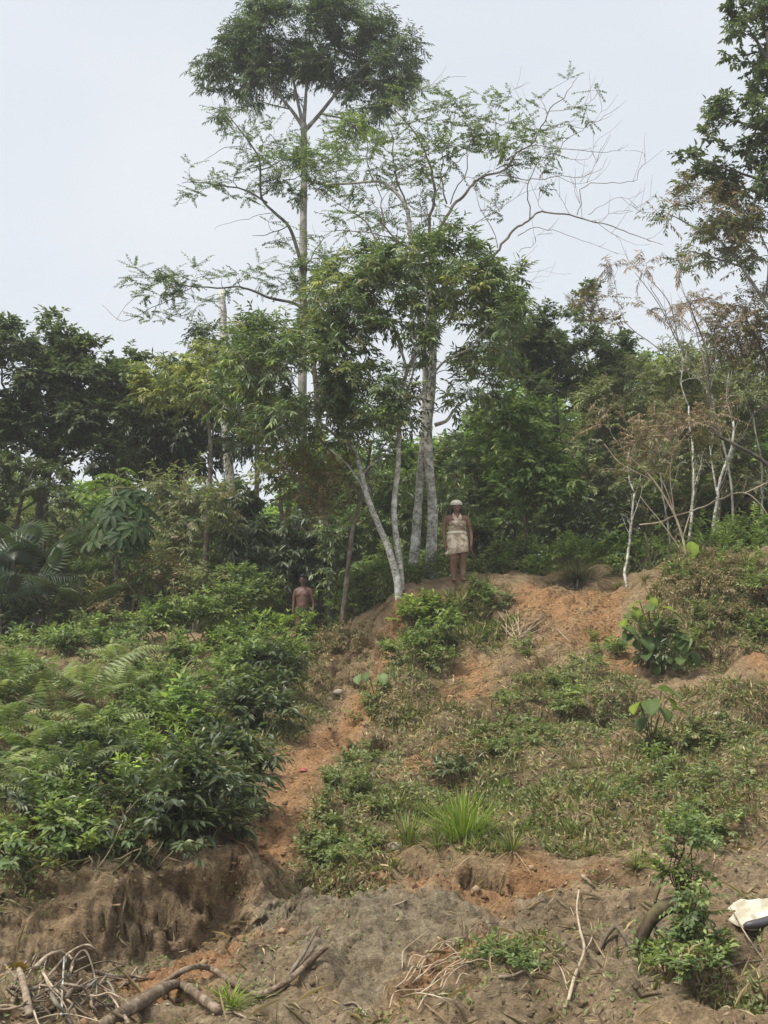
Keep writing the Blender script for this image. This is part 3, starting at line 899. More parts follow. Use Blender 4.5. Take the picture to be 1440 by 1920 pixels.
# dense lance-leaved tree
T = Plant('tree', 'dense lance-leaved tree forking into two mottled white stems at the red bank edge', 'tree', M_PALE)
D4 = 25.6
T.limb([(747,1108),(742,1075),(727,1025),(710,985),(690,935),(676,880),(662,840),(630,790),(590,745)], .078, .03, D4, root=True)
T.limb([(752,1108),(750,1060),(742,1000),(739,945),(746,880),(748,830),(750,770),(762,700),(790,640)], .068, .03, D4+.15, root=True)
for pts, r0, r1 in [([(746,810),(758,750),(775,690),(772,640)],.035,.014),([(748,800),(790,735),(830,685),(885,650)],.04,.014),([(680,890),(720,850),(745,800)],.02,.01),([(664,845),(600,790),(560,730),(520,690)],.03,.01),
      ([(690,935),(672,900),(640,860),(560,800),(500,760)],.03,.008),([(765,700),(740,620),(720,560)],.03,.01),([(790,640),(800,560),(790,500)],.03,.01),([(885,650),(920,600),(930,540)],.02,.008)]:
    T.limb(pts, r0, r1, D4, wig=.04)
for b in [(440,740,45,40),(880,720,60,40),(940,620,60,50),(680,500,60,40),(560,690,120,85),(490,660,70,55),(460,700,50,40),(640,630,100,75),(700,560,70,60),(760,560,110,80),(860,515,85,62),(820,470,60,28),(910,590,75,60),(780,500,80,40),(930,540,50,40),(690,745,90,60),(570,770,90,50),
          (500,730,60,45),(850,655,85,45),(710,815,55,42),(760,740,60,40),(620,830,60,30),(640,560,45,35),(590,600,60,40),(890,640,60,40),(710,770,60,30),(480,640,45,30),(520,800,60,35)]:
    T.blob(*b, D4 + rng.uniform(-.4, .4), 'lance', dens=.72, rd=1.2, hollow=.35)
for b in [(650,560,45,30),(800,465,30,16),(610,560,40,30),(860,560,60,40),(640,690,60,40)]:
    T.blob(*b, D4 - .6, 'yellow', dens=.35, rd=.8)
T.build()

# brownish thin tree
T = Plant('tree', 'thin brown-stemmed sapling beside the white forked tree, leaning right with bare twigs', 'tree', M_BROWNBARK)
T.limb([(641,1168),(648,1110),(655,1040),(663,985),(677,935),(688,880),(695,840)], .055, .03, 26.3, root=True)
for pts, r0, r1 in [([(677,935),(640,880),(590,810),(520,735)],.03,.008),([(688,880),(720,840),(735,800)],.02,.008),([(663,985),(630,930),(590,900),(550,880)],.016,.005),([(655,1040),(625,1000),(605,960)],.01,.004),([(640,880),(600,870),(560,860)],.012,.004)]:
    T.limb(pts, r0, r1, 26.3, wig=.05)
for b in [(590,890,75,45),(560,930,50,40),(640,900,50,45),(650,960,45,40),(540,850,55,35),(620,960,50,35)]:
    T.blob(*b, 26.6, 'brownolive', dens=.5, rd=.8)
for b in [(560,880,70,40),(600,850,60,40),(520,890,45,30)]:
    T.blob(*b, 27.2, 'yellow', dens=.5, rd=.8, scale=.8)
T.build()

# dead pale trunk
T = Plant('dead_tree', 'bare pale dead trunk snapped off at the top, standing among dark crowns', 'tree', M_PALE)
T.limb([(436,1000),(434,920),(425,840),(422,760),(420,650),(417,545)], .135, .10, 35.5, root=True, wig=.02)
T.build()

# left forest
T = Plant('tree', 'big dark coarse-leaved tree with layered clumps of foliage, furthest left against the sky', 'tree', M_DARKBARK, BEHIND)
T.limb([(70,1100),(75,1000),(85,900),(100,820),(120,740),(130,680)], .20, .08, 33, root=True)
for pts in [[(95,850),(50,800),(10,740),(0,690)],[(110,790),(180,740),(230,690)],[(120,740),(70,690),(60,650)],[(100,830),(200,800),(300,790)],[(90,880),(150,850),(240,830)]]:
    T.limb(pts, .07, .02, 33, wig=.1)
for b in [(40,655,75,40),(110,650,45,30),(180,670,70,35),(225,655,40,22),(60,720,90,42),(150,725,80,42),(90,790,100,42),(20,770,50,40),(190,790,80,42),(250,740,60,40),(60,850,80,32),(170,860,90,32),(10,640,30,22),(110,620,20,14)]:
    T.blob(*b, 33, 'broad', dens=1.35, rd=1.3, hollow=.22, scale=1.15)
T.build()
T = Plant('tree', 'very dark round-crowned tree behind the dead pale trunk', 'tree', M_DARKBARK, BEHIND)
T.limb([(330,1100),(335,1000),(335,900),(330,820),(335,760)], .15, .06, 36.5, root=True)
for b in [(320,800,90,55),(270,770,60,45),(370,830,60,45),(300,850,70,35),(350,760,70,40),(250,840,50,35),(390,780,40,40),(300,710,60,30)]:
    T.blob(*b, 36.5, 'dark', dens=1.3, rd=1.4, hollow=.2)
T.build()
T = Plant('tree', 'yellowish green crown hanging left of the dead pale trunk', 'tree', M_BROWNBARK, BEHIND)
T.limb([(385,1080),(390,950),(395,850),(385,760),(360,710)], .08, .03, 31.8, root=True)
for b in [(330,715,75,32),(390,690,55,35),(290,740,45,20),(400,735,50,30),(345,750,50,22),(440,710,30,30)]:
    T.blob(*b, 31.8, 'yellow', dens=1.0, rd=.9, hollow=.1)
T.build()
T = Plant('tree', 'mid green drooping tree just right of the dead pale trunk', 'tree', M_GREYBARK, BEHIND)
T.limb([(478,1060),(480,960),(482,880),(480,780),(470,700),(455,650)], .09, .03, 33.8, root=True)
for b in [(440,650,55,45),(400,635,45,25),(480,700,60,40),(470,760,50,40),(500,830,60,35),(455,830,40,25),(380,650,30,18),(530,760,50,50)]:
    T.blob(*b, 33.8, 'lance', dens=.9, rd=1.0)
for b in [(500,835,50,22),(470,795,35,20)]:
    T.blob(*b, 33.2, 'yellow', dens=.6, rd=.7)
T.build()
T = Plant('tree', 'grey leafy tree with thin pale twigs between the cecropia and the glossy dark tree', 'tree', M_GREYBARK, BEHIND)
T.limb([(345,1100),(350,1040),(345,980),(350,930)], .07, .03, 30.5, root=True)
for b in [(330,930,50,40),(370,920,55,45),(320,990,50,50),(380,980,50,50),(350,1040,60,40),(300,1060,40,40)]:
    T.blob(*b, 30.5, 'graygreen', dens=.75, rd=.9, scale=1.3)
T.build()
T = Plant('tree', 'loose dark small-leaved tree below the coarse-leaved tree at the far left', 'tree', M_DARKBARK, BEHIND)
T.limb([(20,1120),(28,1020),(40,940),(60,890)], .08, .03, 31, root=True)
for pts in [[(35,960),(90,930),(150,950)],[(40,940),(10,900),(-10,880)]]:
    T.limb(pts, .03, .01, 31)
for b in [(30,900,60,40),(90,930,50,35),(20,960,50,40),(130,950,40,25),(70,890,60,25)]:
    T.blob(*b, 31, 'broad', dens=.55, rd=.9, scale=.85)
T.build()
# glossy dark tree behind the man
T = Plant('tree', 'low glossy dark-leaved tree right behind the shirtless man', 'tree', M_DARKBARK, BEHIND)
T.limb([(535,1130),(535,1060),(530,990),(525,930)], .09, .04, 32.2, root=True)
for b in [(520,950,75,42),(470,985,45,45),(560,985,60,45),(510,1030,85,45),(590,1020,45,45),(470,1050,40,35),(560,1070,60,35),(500,1085,60,30),(600,1070,35,30)]:
    T.blob(*b, 32.2, 'dark', dens=1.25, rd=1.1, hollow=.05, scale=1.1)
T.build()
T = Plant('tree', 'leafy tree filling the gap behind the forked white stems', 'tree', M_GREYBARK, BEHIND)
T.limb([(700,1100),(700,1000),(695,930),(690,860)], .09, .04, 31, root=True)
for b in [(640,1000,50,50),(690,990,50,60),(740,1000,50,60),(700,1060,60,45),(650,1060,50,45),(750,930,50,50),(690,920,50,40),(850,930,45,45),(840,870,45,40)]:
    T.blob(*b, 31, 'lance', dens=.8, rd=.9, scale=.85)
T.build()
# right of the trunks
T = Plant('tree', 'sunny green broad-leaved tree just right of the woman', 'tree', M_BROWNBARK, BEHIND)
T.limb([(985,1080),(985,1000),(980,930),(970,850),(950,770)], .08, .03, 30, root=True)
for b in [(990,865,75,55),(940,790,60,60),(1000,800,55,45),(1010,930,55,45),(950,930,50,50),(930,860,45,45),(1040,880,40,45),(1060,900,30,30)]:
    T.blob(*b, 30, 'broadgreen', dens=.85, rd=1.0, hollow=.3)
for b in [(920,690,50,40),(980,730,60,35),(900,760,35,35),(1040,790,45,40),(930,640,40,30)]:
    T.blob(*b, 30.4, 'fine', dens=1.3, rd=.9)
for b in [(980,840,50,25),(1040,900,30,25),(930,800,40,20)]:
    T.blob(*b, 29.6, 'finebright', dens=.6, rd=.6)
T.build()
T = Plant('tree', 'dark green tree filling the skyline right of the lance-leaved tree', 'tree', M_DARKBARK, BEHIND)
T.limb([(1050,1080),(1050,950),(1045,850),(1040,750),(1030,660)], .15, .06, 35, root=True)
for b in [(990,610,60,45),(1040,660,75,45),(1110,690,70,45),(1000,690,60,40),(1080,620,50,35),(1150,680,40,40),(950,650,50,40),(1060,740,70,35)]:
    T.blob(*b, 35, 'broad', dens=1.3, rd=1.3, hollow=.2)
T.build()
T = Plant('tree', 'deep green bushy tree low behind the bright broad-leaved tree', 'tree', M_DARKBARK, BEHIND)
T.limb([(880,1080),(885,1000),(890,920),(880,850)], .08, .03, 34, root=True)
for b in [(870,850,55,40),(900,900,60,45),(890,960,60,45),(920,1010,60,45),(870,1010,40,45),(1060,980,50,45),(1080,930,40,40),(900,800,50,25)]:
    T.blob(*b, 34, 'broad', dens=1.3, rd=1.0)
T.build()
T = Plant('tree', 'bluish green tree between the dark skyline tree and the brown dry thicket', 'tree', M_GREYBARK, BEHIND)
T.limb([(1130,1060),(1135,950),(1135,860),(1130,780)], .1, .04, 34, root=True)
for b in [(1130,760,70,45),(1180,720,55,40),(1110,830,60,45),(1170,800,50,45),(1100,900,50,45),(1140,940,60,40)]:
    T.blob(*b, 34, 'graygreen', dens=1.35, rd=1.1, scale=1.2)
T.build()
T = Plant('tree', 'olive green tree with many fine pale twigs at the far right of the thicket', 'tree', M_GREYBARK, BEHIND)
T.limb([(1345,1010),(1350,930),(1365,850),(1380,770),(1390,700)], .06, .02, 28.5, root=True)
for b in [(1290,740,70,50),(1370,760,70,55),(1420,830,50,60),(1330,830,70,50),(1260,800,50,40),(1400,900,55,50),(1320,900,60,45),(1250,690,60,40),(1430,740,40,50),(1250,870,50,40)]:
    T.blob(*b, 28.5, 'graygreen', dens=1.15, rd=1.0)
for b in [(1300,720,40,30),(1380,840,40,30)]:
    T.blob(*b, 28.2, 'finebright', dens=.35, rd=.7)
T.build()
T = Plant('tree', 'coarse-leaved dark tree hanging over the top right corner', 'tree', M_DARKBARK)
T.limb([(1560,900),(1530,700),(1500,500),(1470,330),(1450,180),(1440,60)], .16, .05, 26.5, root=True)
for pts in [[(1475,350),(1400,330),(1310,300)],[(1455,230),(1400,230),(1340,220)],[(1445,120),(1410,60),(1380,20)],[(1480,370),(1420,360),(1290,320)]]:
    T.limb(pts, .04, .012, 26.5, wig=.08)
for b in [(1405,20,45,35),(1430,85,38,40),(1385,75,25,20),(1425,170,40,38),(1370,200,42,32),(1415,250,55,40),(1350,240,30,25),(1310,295,32,22),(1370,300,45,28),(1420,330,50,35),(1290,325,22,16),(1385,345,40,25),(1460,60,40,90),(1470,280,50,90)]:
    T.blob(*b, 26.5, 'broad', dens=1.0, rd=.8, hollow=.2, scale=.9)
T.build()
T = Plant('tree', 'half dry tree with brownish crown under the dark corner tree', 'tree', M_GREYBARK)
T.limb([(1540,900),(1520,760),(1480,640),(1430,560),(1390,500),(1350,450)], .08, .02, 27, root=True)
for pts in [[(1430,560),(1440,480),(1420,420)],[(1390,500),(1330,480),(1290,470)],[(1350,450),(1290,420),(1250,400)]]:
    T.limb(pts, .025, .008, 27, wig=.06)
for b in [(1280,375,45,22),(1330,400,55,30),(1390,390,45,30),(1430,420,40,40)]:
    T.blob(*b, 27, 'brownolive', dens=.8, rd=.8)
for b in [(1260,405,36,22),(1340,450,60,35),(1300,490,40,22),(1400,470,45,35),(1380,430,60,30)]:
    T.blob(*b, 27.2, 'graygreen', dens=.9, rd=.8)
for b in [(1300,385,40,18),(1370,470,50,25)]:
    T.blob(*b, 26.8, 'brown', dens=.6, rd=.6)
T.build()
T = Plant('tree', 'rusty brown crown low at the far right behind bare stems', 'tree', M_BROWNBARK)
T.limb([(1500,960),(1480,850),(1455,740),(1430,660),(1400,600)], .06, .02, 27.6, root=True)
for b in [(1385,610,55,42),(1420,570,40,30),(1400,660,60,30),(1350,640,30,22),(1440,640,30,50)]:
    T.blob(*b, 27.6, 'brownolive', dens=1.0, rd=.8, hollow=0)
for b in [(1385,600,50,36),(1420,650,40,30)]:
    T.blob(*b, 27.2, 'brown', dens=1.2, rd=.7)
T.build()
T = Plant('tree', 'small tree with a russet dead top on the skyline left of the bare stems', 'tree', M_BROWNBARK)
T.limb([(1120,1060),(1100,900),(1118,760),(1098,660),(1095,600)], .035, .012, 36.5, root=True)
T.blob(1085,575,46,28,36.5,'brown',dens=1.2,rd=.7).blob(1120,560,36,22,32.5,'brownolive',dens=.8).blob(1130,610,45,25,32.5,'brownolive',dens=.6).blob(1080,615,35,20,32.5,'brown',dens=.7).blob(1120,545,30,14,32.6,'broad',dens=.8,rd=.5)
T.build()

# bare stems with feathery tips
BARE = 'bare feathery-tipped saplings on the right'
T = Plant('sapling', 'leaning bare sapling with feathery dry plumes against the sky on the right', 'sapling', M_GREYBARK, BARE)
T.limb([(1375,1000),(1370,900),(1345,790),(1320,720),(1270,640),(1235,570),(1190,510)], .03, .006, 25.4, root=True)
for pts in [[(1320,720),(1230,650),(1170,600),(1150,520)],[(1300,690),(1255,600),(1215,530)],[(1345,790),(1320,680),(1300,600),(1265,500)],[(1270,640),(1250,560),(1180,490)],[(1330,740),(1340,640),(1290,560)]]:
    T.limb(pts, .014, .005, 25.4, wig=.03)
for b in [(1150,490,18,16),(1180,505,22,14),(1205,505,20,14),(1265,500,18,16),(1240,495,14,12),(1290,565,30,18),(1320,590,30,18),(1270,590,22,14),(1210,580,20,12),(1330,560,24,14)]:
    T.blob(*b, 25.4, 'feather', dens=1.5, rd=.35)
T.shoots(5, .1, .4, .004)
T.build()
T = Plant('sapling', 'dark crooked leafless stem crossing the olive thicket at the right', 'sapling', M_DARKBARK, BARE)
T.limb([(1500,960),(1440,872),(1380,835),(1342,812),(1336,780),(1328,720),(1325,660),(1300,590),(1290,560)], .05, .01, 24.6, root=True, per=4)
for pts in [[(1342,812),(1300,790),(1260,760)],[(1328,700),(1360,640),(1400,600)],[(1380,835),(1410,780),(1440,760)]]:
    T.limb(pts, .018, .005, 24.6, wig=.03)
T.blob(1295,575,20,20,24.6,'feather',dens=.8,rd=.3)
T.shoots(8, .15, .6, .006)
T.build()
T = Plant('sapling', 'dry russet shrub-like sapling on thin fanned stems above the right mound', 'sapling', M_DRYTWIG, BARE)
T.limb([(1298,1125),(1290,1060),(1280,1010),(1262,960),(1225,900),(1180,855),(1150,820)], .028, .008, 23.4, root=True)
for pts in [[(1280,1010),(1250,920),(1225,860),(1215,800)],[(1262,960),(1255,880),(1270,810)],[(1225,900),(1165,870),(1130,830)],[(1280,1010),(1300,900),(1290,820)],[(1290,1050),(1240,980),(1200,930)]]:
    T.limb(pts, .013, .004, 23.4, wig=.03)
for b in [(1300,800,50,28),(1330,770,40,24),(1160,810,45,32),(1210,830,50,34),(1250,800,45,28),(1190,850,40,25),(1140,790,30,18)]:
    T.blob(*b, 23.6, 'brown', dens=1.3, rd=.8)
for b in [(1130,850,40,25),(1230,880,40,30),(1290,850,35,30)]:
    T.blob(*b, 23.8, 'graygreen', dens=.5, rd=.5)
T.build()
for i, (lab, pts, r) in enumerate([
    ('short pale leaning pole-like stem right of the bright ferny bush', [(1175,1055),(1182,990),(1190,925)], .03),
    ('straight pale thin stem in the middle of the right thicket', [(1294,1010),(1297,920),(1299,840),(1290,760)], .03),
    ('forked pale stem right of the straight pale one', [(1338,985),(1345,930),(1358,880),(1370,840),(1375,790)], .035),
    ('thin grey stem left of the straight pale one', [(1255,1015),(1248,960),(1242,900),(1235,840)], .022),
    ('pale stem bending right at the far edge of the thicket', [(1436,1010),(1428,930),(1425,850),(1410,780)], .026)]):
    T = Plant('sapling', lab, 'sapling', M_PALE if i in (0, 1, 2) else M_GREYBARK, BARE)
    T.limb(pts, r, r * .55, 24.9 + .3 * i, root=True, wig=.03)
    if i == 2:
        T.limb([(1345,930),(1335,870),(1330,830)], .02, .008, 25.5)
    T.limb([pts[-1], (pts[-1][0] - 12, pts[-1][1] - 40), (pts[-1][0] - 8, pts[-1][1] - 90)], r * .5, .006, 24.9 + .3 * i, wig=.03)
    T.limb([pts[1], (pts[1][0] + 14, pts[1][1] - 40), (pts[1][0] + 26, pts[1][1] - 90)], r * .3, .004, 24.9 + .3 * i, wig=.03)
    T.blob(pts[-1][0], pts[-1][1] - 50, 35, 40, 25.2 + .3 * i, 'graygreen', dens=.4, rd=.5)
    T.shoots(5, .1, .5, .004)
    T.build()
# fallen long branch
T = Plant('fallen_branch', 'long pale branch slanting across the thicket above the right mound', 'branch', M_DRYTWIG)
T.limb([(1200,985),(1260,975),(1300,958),(1350,938),(1395,925),(1425,945),(1450,985)], .014, .009, 23.6, wig=.06)
T.limb([(1395,925),(1440,905),(1480,890)], .012, .008, 23.6)
T.origin = T.pos[0]
T.shoots(5, .1, .4, .004)
T.build()

# more forest: named trees filling the layers, then the far wood as one mass
for lab, root_, blobs, sp, dd, sc in [
    ('mid green tree deep behind the yellowish crown, low and wide', (300, 1000), [(270,900,60,40),(330,960,60,45),(240,960,50,40),(300,1030,60,45),(400,1000,50,45),(410,930,50,40)], 'broadgreen', 38, 1.1),
    ('grey-green tree at the far left behind the fan palm', (30, 1000), [(30,1000,60,45),(100,1000,60,45),(-10,930,40,40),(60,1060,60,40),(160,1010,50,45)], 'graygreen', 37, 1.3),
    ('mid green tree in the gap between the dead trunk and the forked white stems', (620, 900), [(600,850,60,40),(560,880,60,40),(640,920,50,45),(600,960,50,40),(720,860,60,45),(780,900,50,50),(760,980,50,50)], 'broadgreen', 37, 1.1),
    ('rounded green tree behind the woman, under the skyline tree', (960, 880), [(900,880,60,45),(960,850,55,45),(1020,850,55,45),(880,960,50,45),(970,960,50,45),(1000,780,50,40)], 'lance', 38, 1.1),
    ('tall grey-green tree behind the dark crooked stem', (1300, 800), [(1240,760,60,45),(1300,790,60,45),(1210,830,50,40),(1330,700,50,40),(1280,860,60,45),(1390,700,50,45),(1200,780,50,40)], 'graygreen', 36, 1.35),
    ('dark green tree low in the right thicket', (1240, 900), [(1200,900,55,40),(1260,920,60,45),(1330,930,55,45),(1400,900,60,50),(1430,960,45,45),(1150,960,50,40)], 'broadgreen', 35, 1.15),
    ('mid green skyline tree between the russet top and the bare stems', (1180, 700), [(1180,690,55,30),(1230,700,50,30),(1130,720,50,35),(1290,690,40,25)], 'broadgreen', 40, 1.1)]:
    T = Plant('tree', lab, 'tree', M_DARKBARK, BEHIND)
    T.limb([(root_[0], 1120), (root_[0] + 6, 1040), (root_[0] - 4, root_[1] + 40), root_], .1, .04, dd, root=True)
    for b in blobs:
        T.blob(*b, dd, sp, dens=1.05, rd=1.1, scale=sc, hollow=.15)
    T.build()
for lab, px, d, sp, rx in [('broad green tree just outside the right edge of the view', 1560, 30, 'broadgreen', 90), ('grey-green tree outside the right edge behind the broad one', 1700, 33, 'graygreen', 100), ('dark tree outside the left edge of the view', -110, 31, 'broad', 90)]:
    T = Plant('tree', lab, 'tree', M_GREYBARK, BEHIND)
    T.limb([(px, 1080), (px + 8, 900), (px - 6, 700)], .11, .04, d, root=True)
    for k in range(8):
        T.blob(px + rng.uniform(-70, 70), 640 + k * 50, rx * rng.uniform(.6, 1), 45, d, sp, dens=1.0, rd=1.2, scale=1.15)
    T.build()
xs = rng.uniform(-15, 15, 7500); ys = rng.uniform(41, 52, 7500)
zt = CAMZ + ys * (1450 - np.interp(720 + xs / ys * F, [-200, 0, 430, 600, 850, 1050, 1440, 1700], [960, 960, 970, 900, 860, 760, 720, 720]) + 70 * fbm(np.stack([xs * .6, ys * .2, xs * 0], -1), 3, 5)) / F
zb = np.array([2.2 + CAMZ] * len(xs))
k = zt > zb + .3
Cf = np.stack([xs, ys, zb + (zt - zb) * rng.random(len(xs)) ** .8], -1)[k]
sp = dict(SP['broadgreen'], K=4, J=8)
V, f, tt, tw = foliage(Cf, unit(rand_dirs(len(Cf)) + [0, -.5, .6]), sp, 1.7)
link('far_forest', mesh_np('far_forest', V, f, M_LEAF, tt), kind='stuff')
# ------------------------------------------------------------------ shrubs
def shrub(label, blobs, group=None, d=None, name='shrub', bark=None, stems=5, dens=1.0, scale=1.0, seed=0, leafname='foliage'):
    """blobs (px, py, rx, ry, species); without d each blob rests on the ground seen below it"""
    T = Plant(name, label, name.replace('_', ' '), bark or M_STEM, group)
    bl = []
    for (cx, cy, rx, ry, sp) in blobs:
        dd = d
        if dd is None:
            g, _ = hit(cx, cy + ry * 0.75)
            dd = g[1] - 0.10
        bl.append((cx, cy, rx, ry, dd, sp))
    c0 = at(bl[0][0], bl[0][1], bl[0][4])
    T.origin = np.array([c0[0], c0[1] + .05, gz(c0[0], c0[1] + .05)])
    for b in bl:
        c = at(b[0], b[1], b[4]); s = b[4] / F
        for k in range(stems):
            o = rng.normal(size=2) * b[2] * s * 0.25
            base = np.array([c[0] * .7 + T.origin[0] * .3 + o[0], c[1] + o[1] * .4 + .05, 0]); base[2] = gz(base[0], base[1]) - .04
            top = c + np.array([rng.normal() * b[2] * s * .45, rng.normal() * .15, b[3] * s * rng.uniform(-.1, .5)])
            if top[2] < base[2] + .1:
                top[2] = base[2] + .1 + .2 * rng.random()
            T.stem(base, top, .014 * scale, .006 * scale, 5, .05)
        T.blob(b[0], b[1], b[2], b[3], b[4], b[5], dens=dens, scale=scale, rd=max(.25, .75 * (b[2] + b[3]) / 2 * s), hollow=.1)
    T.twr = .003
    return T.build(leafname=leafname, br=(.004, .006), minr=.0025)

LB = 'bushes crowding the left bank'
UND = 'undergrowth behind the bank crest'
# back of the left bank and understory
shrub('brown-tinged brushy undergrowth around the thin stem of the big-leaved cecropia', [(290,1090,80,50,'brownolive'),(230,1130,60,40,'brownolive'),(340,1130,70,45,'graygreen')], UND, 27.5, scale=1.2)
shrub('dark undergrowth below the fan palm at the far left edge', [(60,1165,90,36,'shrubdark'),(-10,1170,60,40,'shrubdark'),(130,1150,70,36,'graygreen')], UND, 28.0, scale=1.3)
shrub('low dark tangle above the ferns left of the cecropia stem', [(150,1090,50,34,'lance'),(170,1140,60,40,'brownolive')], UND, 29.3)
shrub('rounded green bush on top of the left bank above the ferns', [(110,1210,90,35,'shrub'),(60,1225,60,30,'shrub'),(180,1225,50,25,'shrub')], LB, 24.0, scale=1.2)
shrub('pale green bush on the left bank beside the dry brush', [(370,1160,80,40,'shrub'),(300,1180,60,35,'shrub'),(420,1135,50,40,'shrub')], LB, 24.5, scale=1.1)
shrub('leafy bush left of the shirtless man', [(490,1120,50,35,'shrub'),(450,1100,50,40,'shrub'),(400,1100,50,40,'graygreen')], LB, 27.5, scale=1.1)
shrub('bright yellow-green bush hiding the legs of the shirtless man', [(500,1182,48,28,'shrubbright'),(562,1182,38,26,'shrubbright'),(470,1176,40,26,'shrub'),(590,1190,26,20,'shrub'),(600,1200,28,16,'shrub')], LB, 26.2)
shrub('green leafy bush right of the shirtless man', [(626,1160,26,28,'herb'),(650,1140,28,32,'shrub'),(640,1110,25,34,'shrub')], LB, 27.5)
shrub('tall bush on the left bank with lime-green top just below the man', [(470,1235,90,55,'shrub'),(420,1250,70,50,'shrub'),(520,1260,45,60,'shrubdark'),(450,1215,60,20,'shrubbright'),(390,1235,60,22,'shrubbright')], LB, scale=1.1)
shrub('glossy dark bush at the edge of the orange landslide chute', [(490,1310,55,60,'shrubdark'),(515,1355,32,45,'shrubdark'),(460,1330,60,45,'shrubdark'),(425,1290,60,35,'shrub')], LB, scale=1.2)
shrub('largest dark bush overhanging the clay bank', [(410,1440,85,75,'shrubdark'),(455,1415,48,60,'shrubdark'),(380,1490,80,70,'shrubdark'),(330,1530,70,55,'shrubdark'),(410,1500,45,50,'shrubdark')], LB, scale=1.2, dens=1.1)
shrub('yellow-green leafy top in front of the largest dark bush', [(300,1420,60,40,'shrubbright'),(260,1460,50,30,'shrubbright'),(370,1370,80,32,'shrub'),(240,1500,50,40,'shrub'),(450,1350,50,22,'shrub')], LB, scale=1.05)
shrub('mixed green bush with broad leaves in the middle of the left bank', [(330,1290,60,40,'shrub'),(270,1280,50,35,'shrub'),(300,1330,60,40,'broadgreen'),(350,1330,40,30,'shrub')], LB, scale=1.0)
shrub('low bush right of the large fern fronds on the left bank', [(250,1240,50,28,'shrub'),(290,1225,50,25,'shrub'),(220,1290,50,25,'shrub')], LB)
shrub('shaded undergrowth between the ferns and the dark bush', [(170,1430,80,50,'shrubdark'),(230,1390,60,45,'shrub'),(150,1480,70,45,'shrubdark'),(100,1400,60,40,'brownolive')], LB, scale=1.0)
shrub('dark undergrowth at the left edge below the ferns', [(20,1500,60,50,'shrubdark'),(60,1480,60,40,'shrub'),(-20,1440,50,50,'shrubdark')], LB)
shrub('pale leafy bush at the bottom left above the clay bank', [(60,1570,80,50,'shrub'),(130,1550,60,40,'shrub'),(20,1620,60,35,'shrub'),(140,1610,70,30,'shrub'),(-30,1580,50,50,'shrub')], LB, scale=.95)
shrub('bush at the top of the clay bank between the pale bush and the dark bush', [(230,1560,60,40,'shrub'),(250,1600,60,30,'shrubdark'),(200,1610,50,25,'shrub'),(310,1590,45,28,'shrubdark')], LB, scale=.95)
# more of the left thicket
shrub('tall rounded bush at the left edge above the dark undergrowth', [(0,1450,50,36,'shrub'),(40,1460,40,30,'shrubdark'),(-30,1480,50,50,'shrub')], LB, scale=1.05)
shrub('bush with lighter tips below the mixed broad-leaved bush', [(280,1370,60,40,'shrub'),(240,1340,50,36,'shrub'),(330,1380,50,30,'shrubbright')], LB)
shrub('wide bush low on the left over the clay rim', [(100,1520,70,45,'shrub'),(160,1540,60,40,'shrub'),(40,1530,60,40,'shrubdark')], LB)
shrub('dark bush between the wide low bush and the largest dark bush', [(240,1510,60,50,'shrubdark'),(290,1500,50,50,'shrubdark'),(200,1490,50,40,'shrub')], LB, scale=1.1)
shrub('upright leafy bush below the pale green bush on the bank', [(350,1230,60,40,'shrub'),(310,1215,50,30,'shrub'),(400,1205,50,34,'shrubbright')], LB)
shrub('leafy bush on the bank rim under the cecropia', [(200,1190,60,30,'shrub'),(250,1185,50,30,'shrub'),(150,1180,40,26,'shrubdark')], LB, 25.5)
shrub('bush between the man and the brown face', [(560,1250,36,34,'shrub'),(540,1225,34,28,'shrub'),(585,1225,24,22,'shrub')], LB)
shrub('bush at the far left of the bank behind the ferns', [(20,1260,60,34,'shrub'),(-20,1290,50,40,'shrub'),(60,1245,40,24,'shrub')], LB)
shrub('low dark bush hanging at the chute edge above the clay bank', [(400,1560,40,26,'shrubdark'),(360,1570,44,26,'shrubdark'),(440,1535,32,26,'shrubdark')], LB)

# crest undergrowth
shrub('bright feathery-leaved bush behind the crest right of the woman', [(1080,1042,52,30,'finebright'),(1040,1056,36,26,'finebright'),(1118,1056,38,28,'shrubbright'),(1080,1024,35,18,'shrubbright'),(1010,1066,26,18,'shrubbright')], UND, 27.0, scale=.9)
shrub('dark leafy undergrowth directly right of the woman', [(920,1050,35,38,'shrub'),(955,1040,40,38,'shrub'),(990,1050,38,30,'shrubdark'),(900,1015,35,40,'shrub')], UND, 28.2, scale=1.1)
shrub('leafy vine-clad sprouts around the feet of the twin trunks', [(795,1072,30,32,'herb'),(775,1088,18,22,'herb'),(830,1078,18,22,'shrub')], UND, 26.9)
shrub('green undergrowth behind the twin trunks', [(740,1060,40,40,'shrub'),(700,1085,35,35,'shrub'),(830,1030,30,45,'shrub'),(845,1075,28,28,'shrub')], UND, 29.0, scale=1.1)
shrub('low green growth right of the bright feathery bush', [(1160,1055,45,28,'shrub'),(1200,1040,40,28,'shrub'),(1140,1030,35,30,'broadgreen')], UND, 27.2)
shrub('light green ferny growth beyond the right mound', [(1240,1035,38,30,'finebright'),(1215,1010,30,30,'shrub')], UND, 26.6, scale=.9)
shrub('fresh green thicket on top of the right mound', [(1340,1010,50,32,'finebright'),(1400,1000,50,35,'finebright'),(1440,1010,40,40,'shrub'),(1370,1030,60,22,'herb'),(1310,1030,30,20,'herb')], UND, 24.6, scale=.9)
shrub('shadowy undergrowth deep in the right thicket', [(1200,960,60,50,'shrubdark'),(1120,990,50,40,'shrubdark'),(1270,970,60,50,'graygreen'),(1360,960,70,40,'shrubdark'),(1430,950,40,40,'shrubdark')], UND, 29.5, scale=1.3)
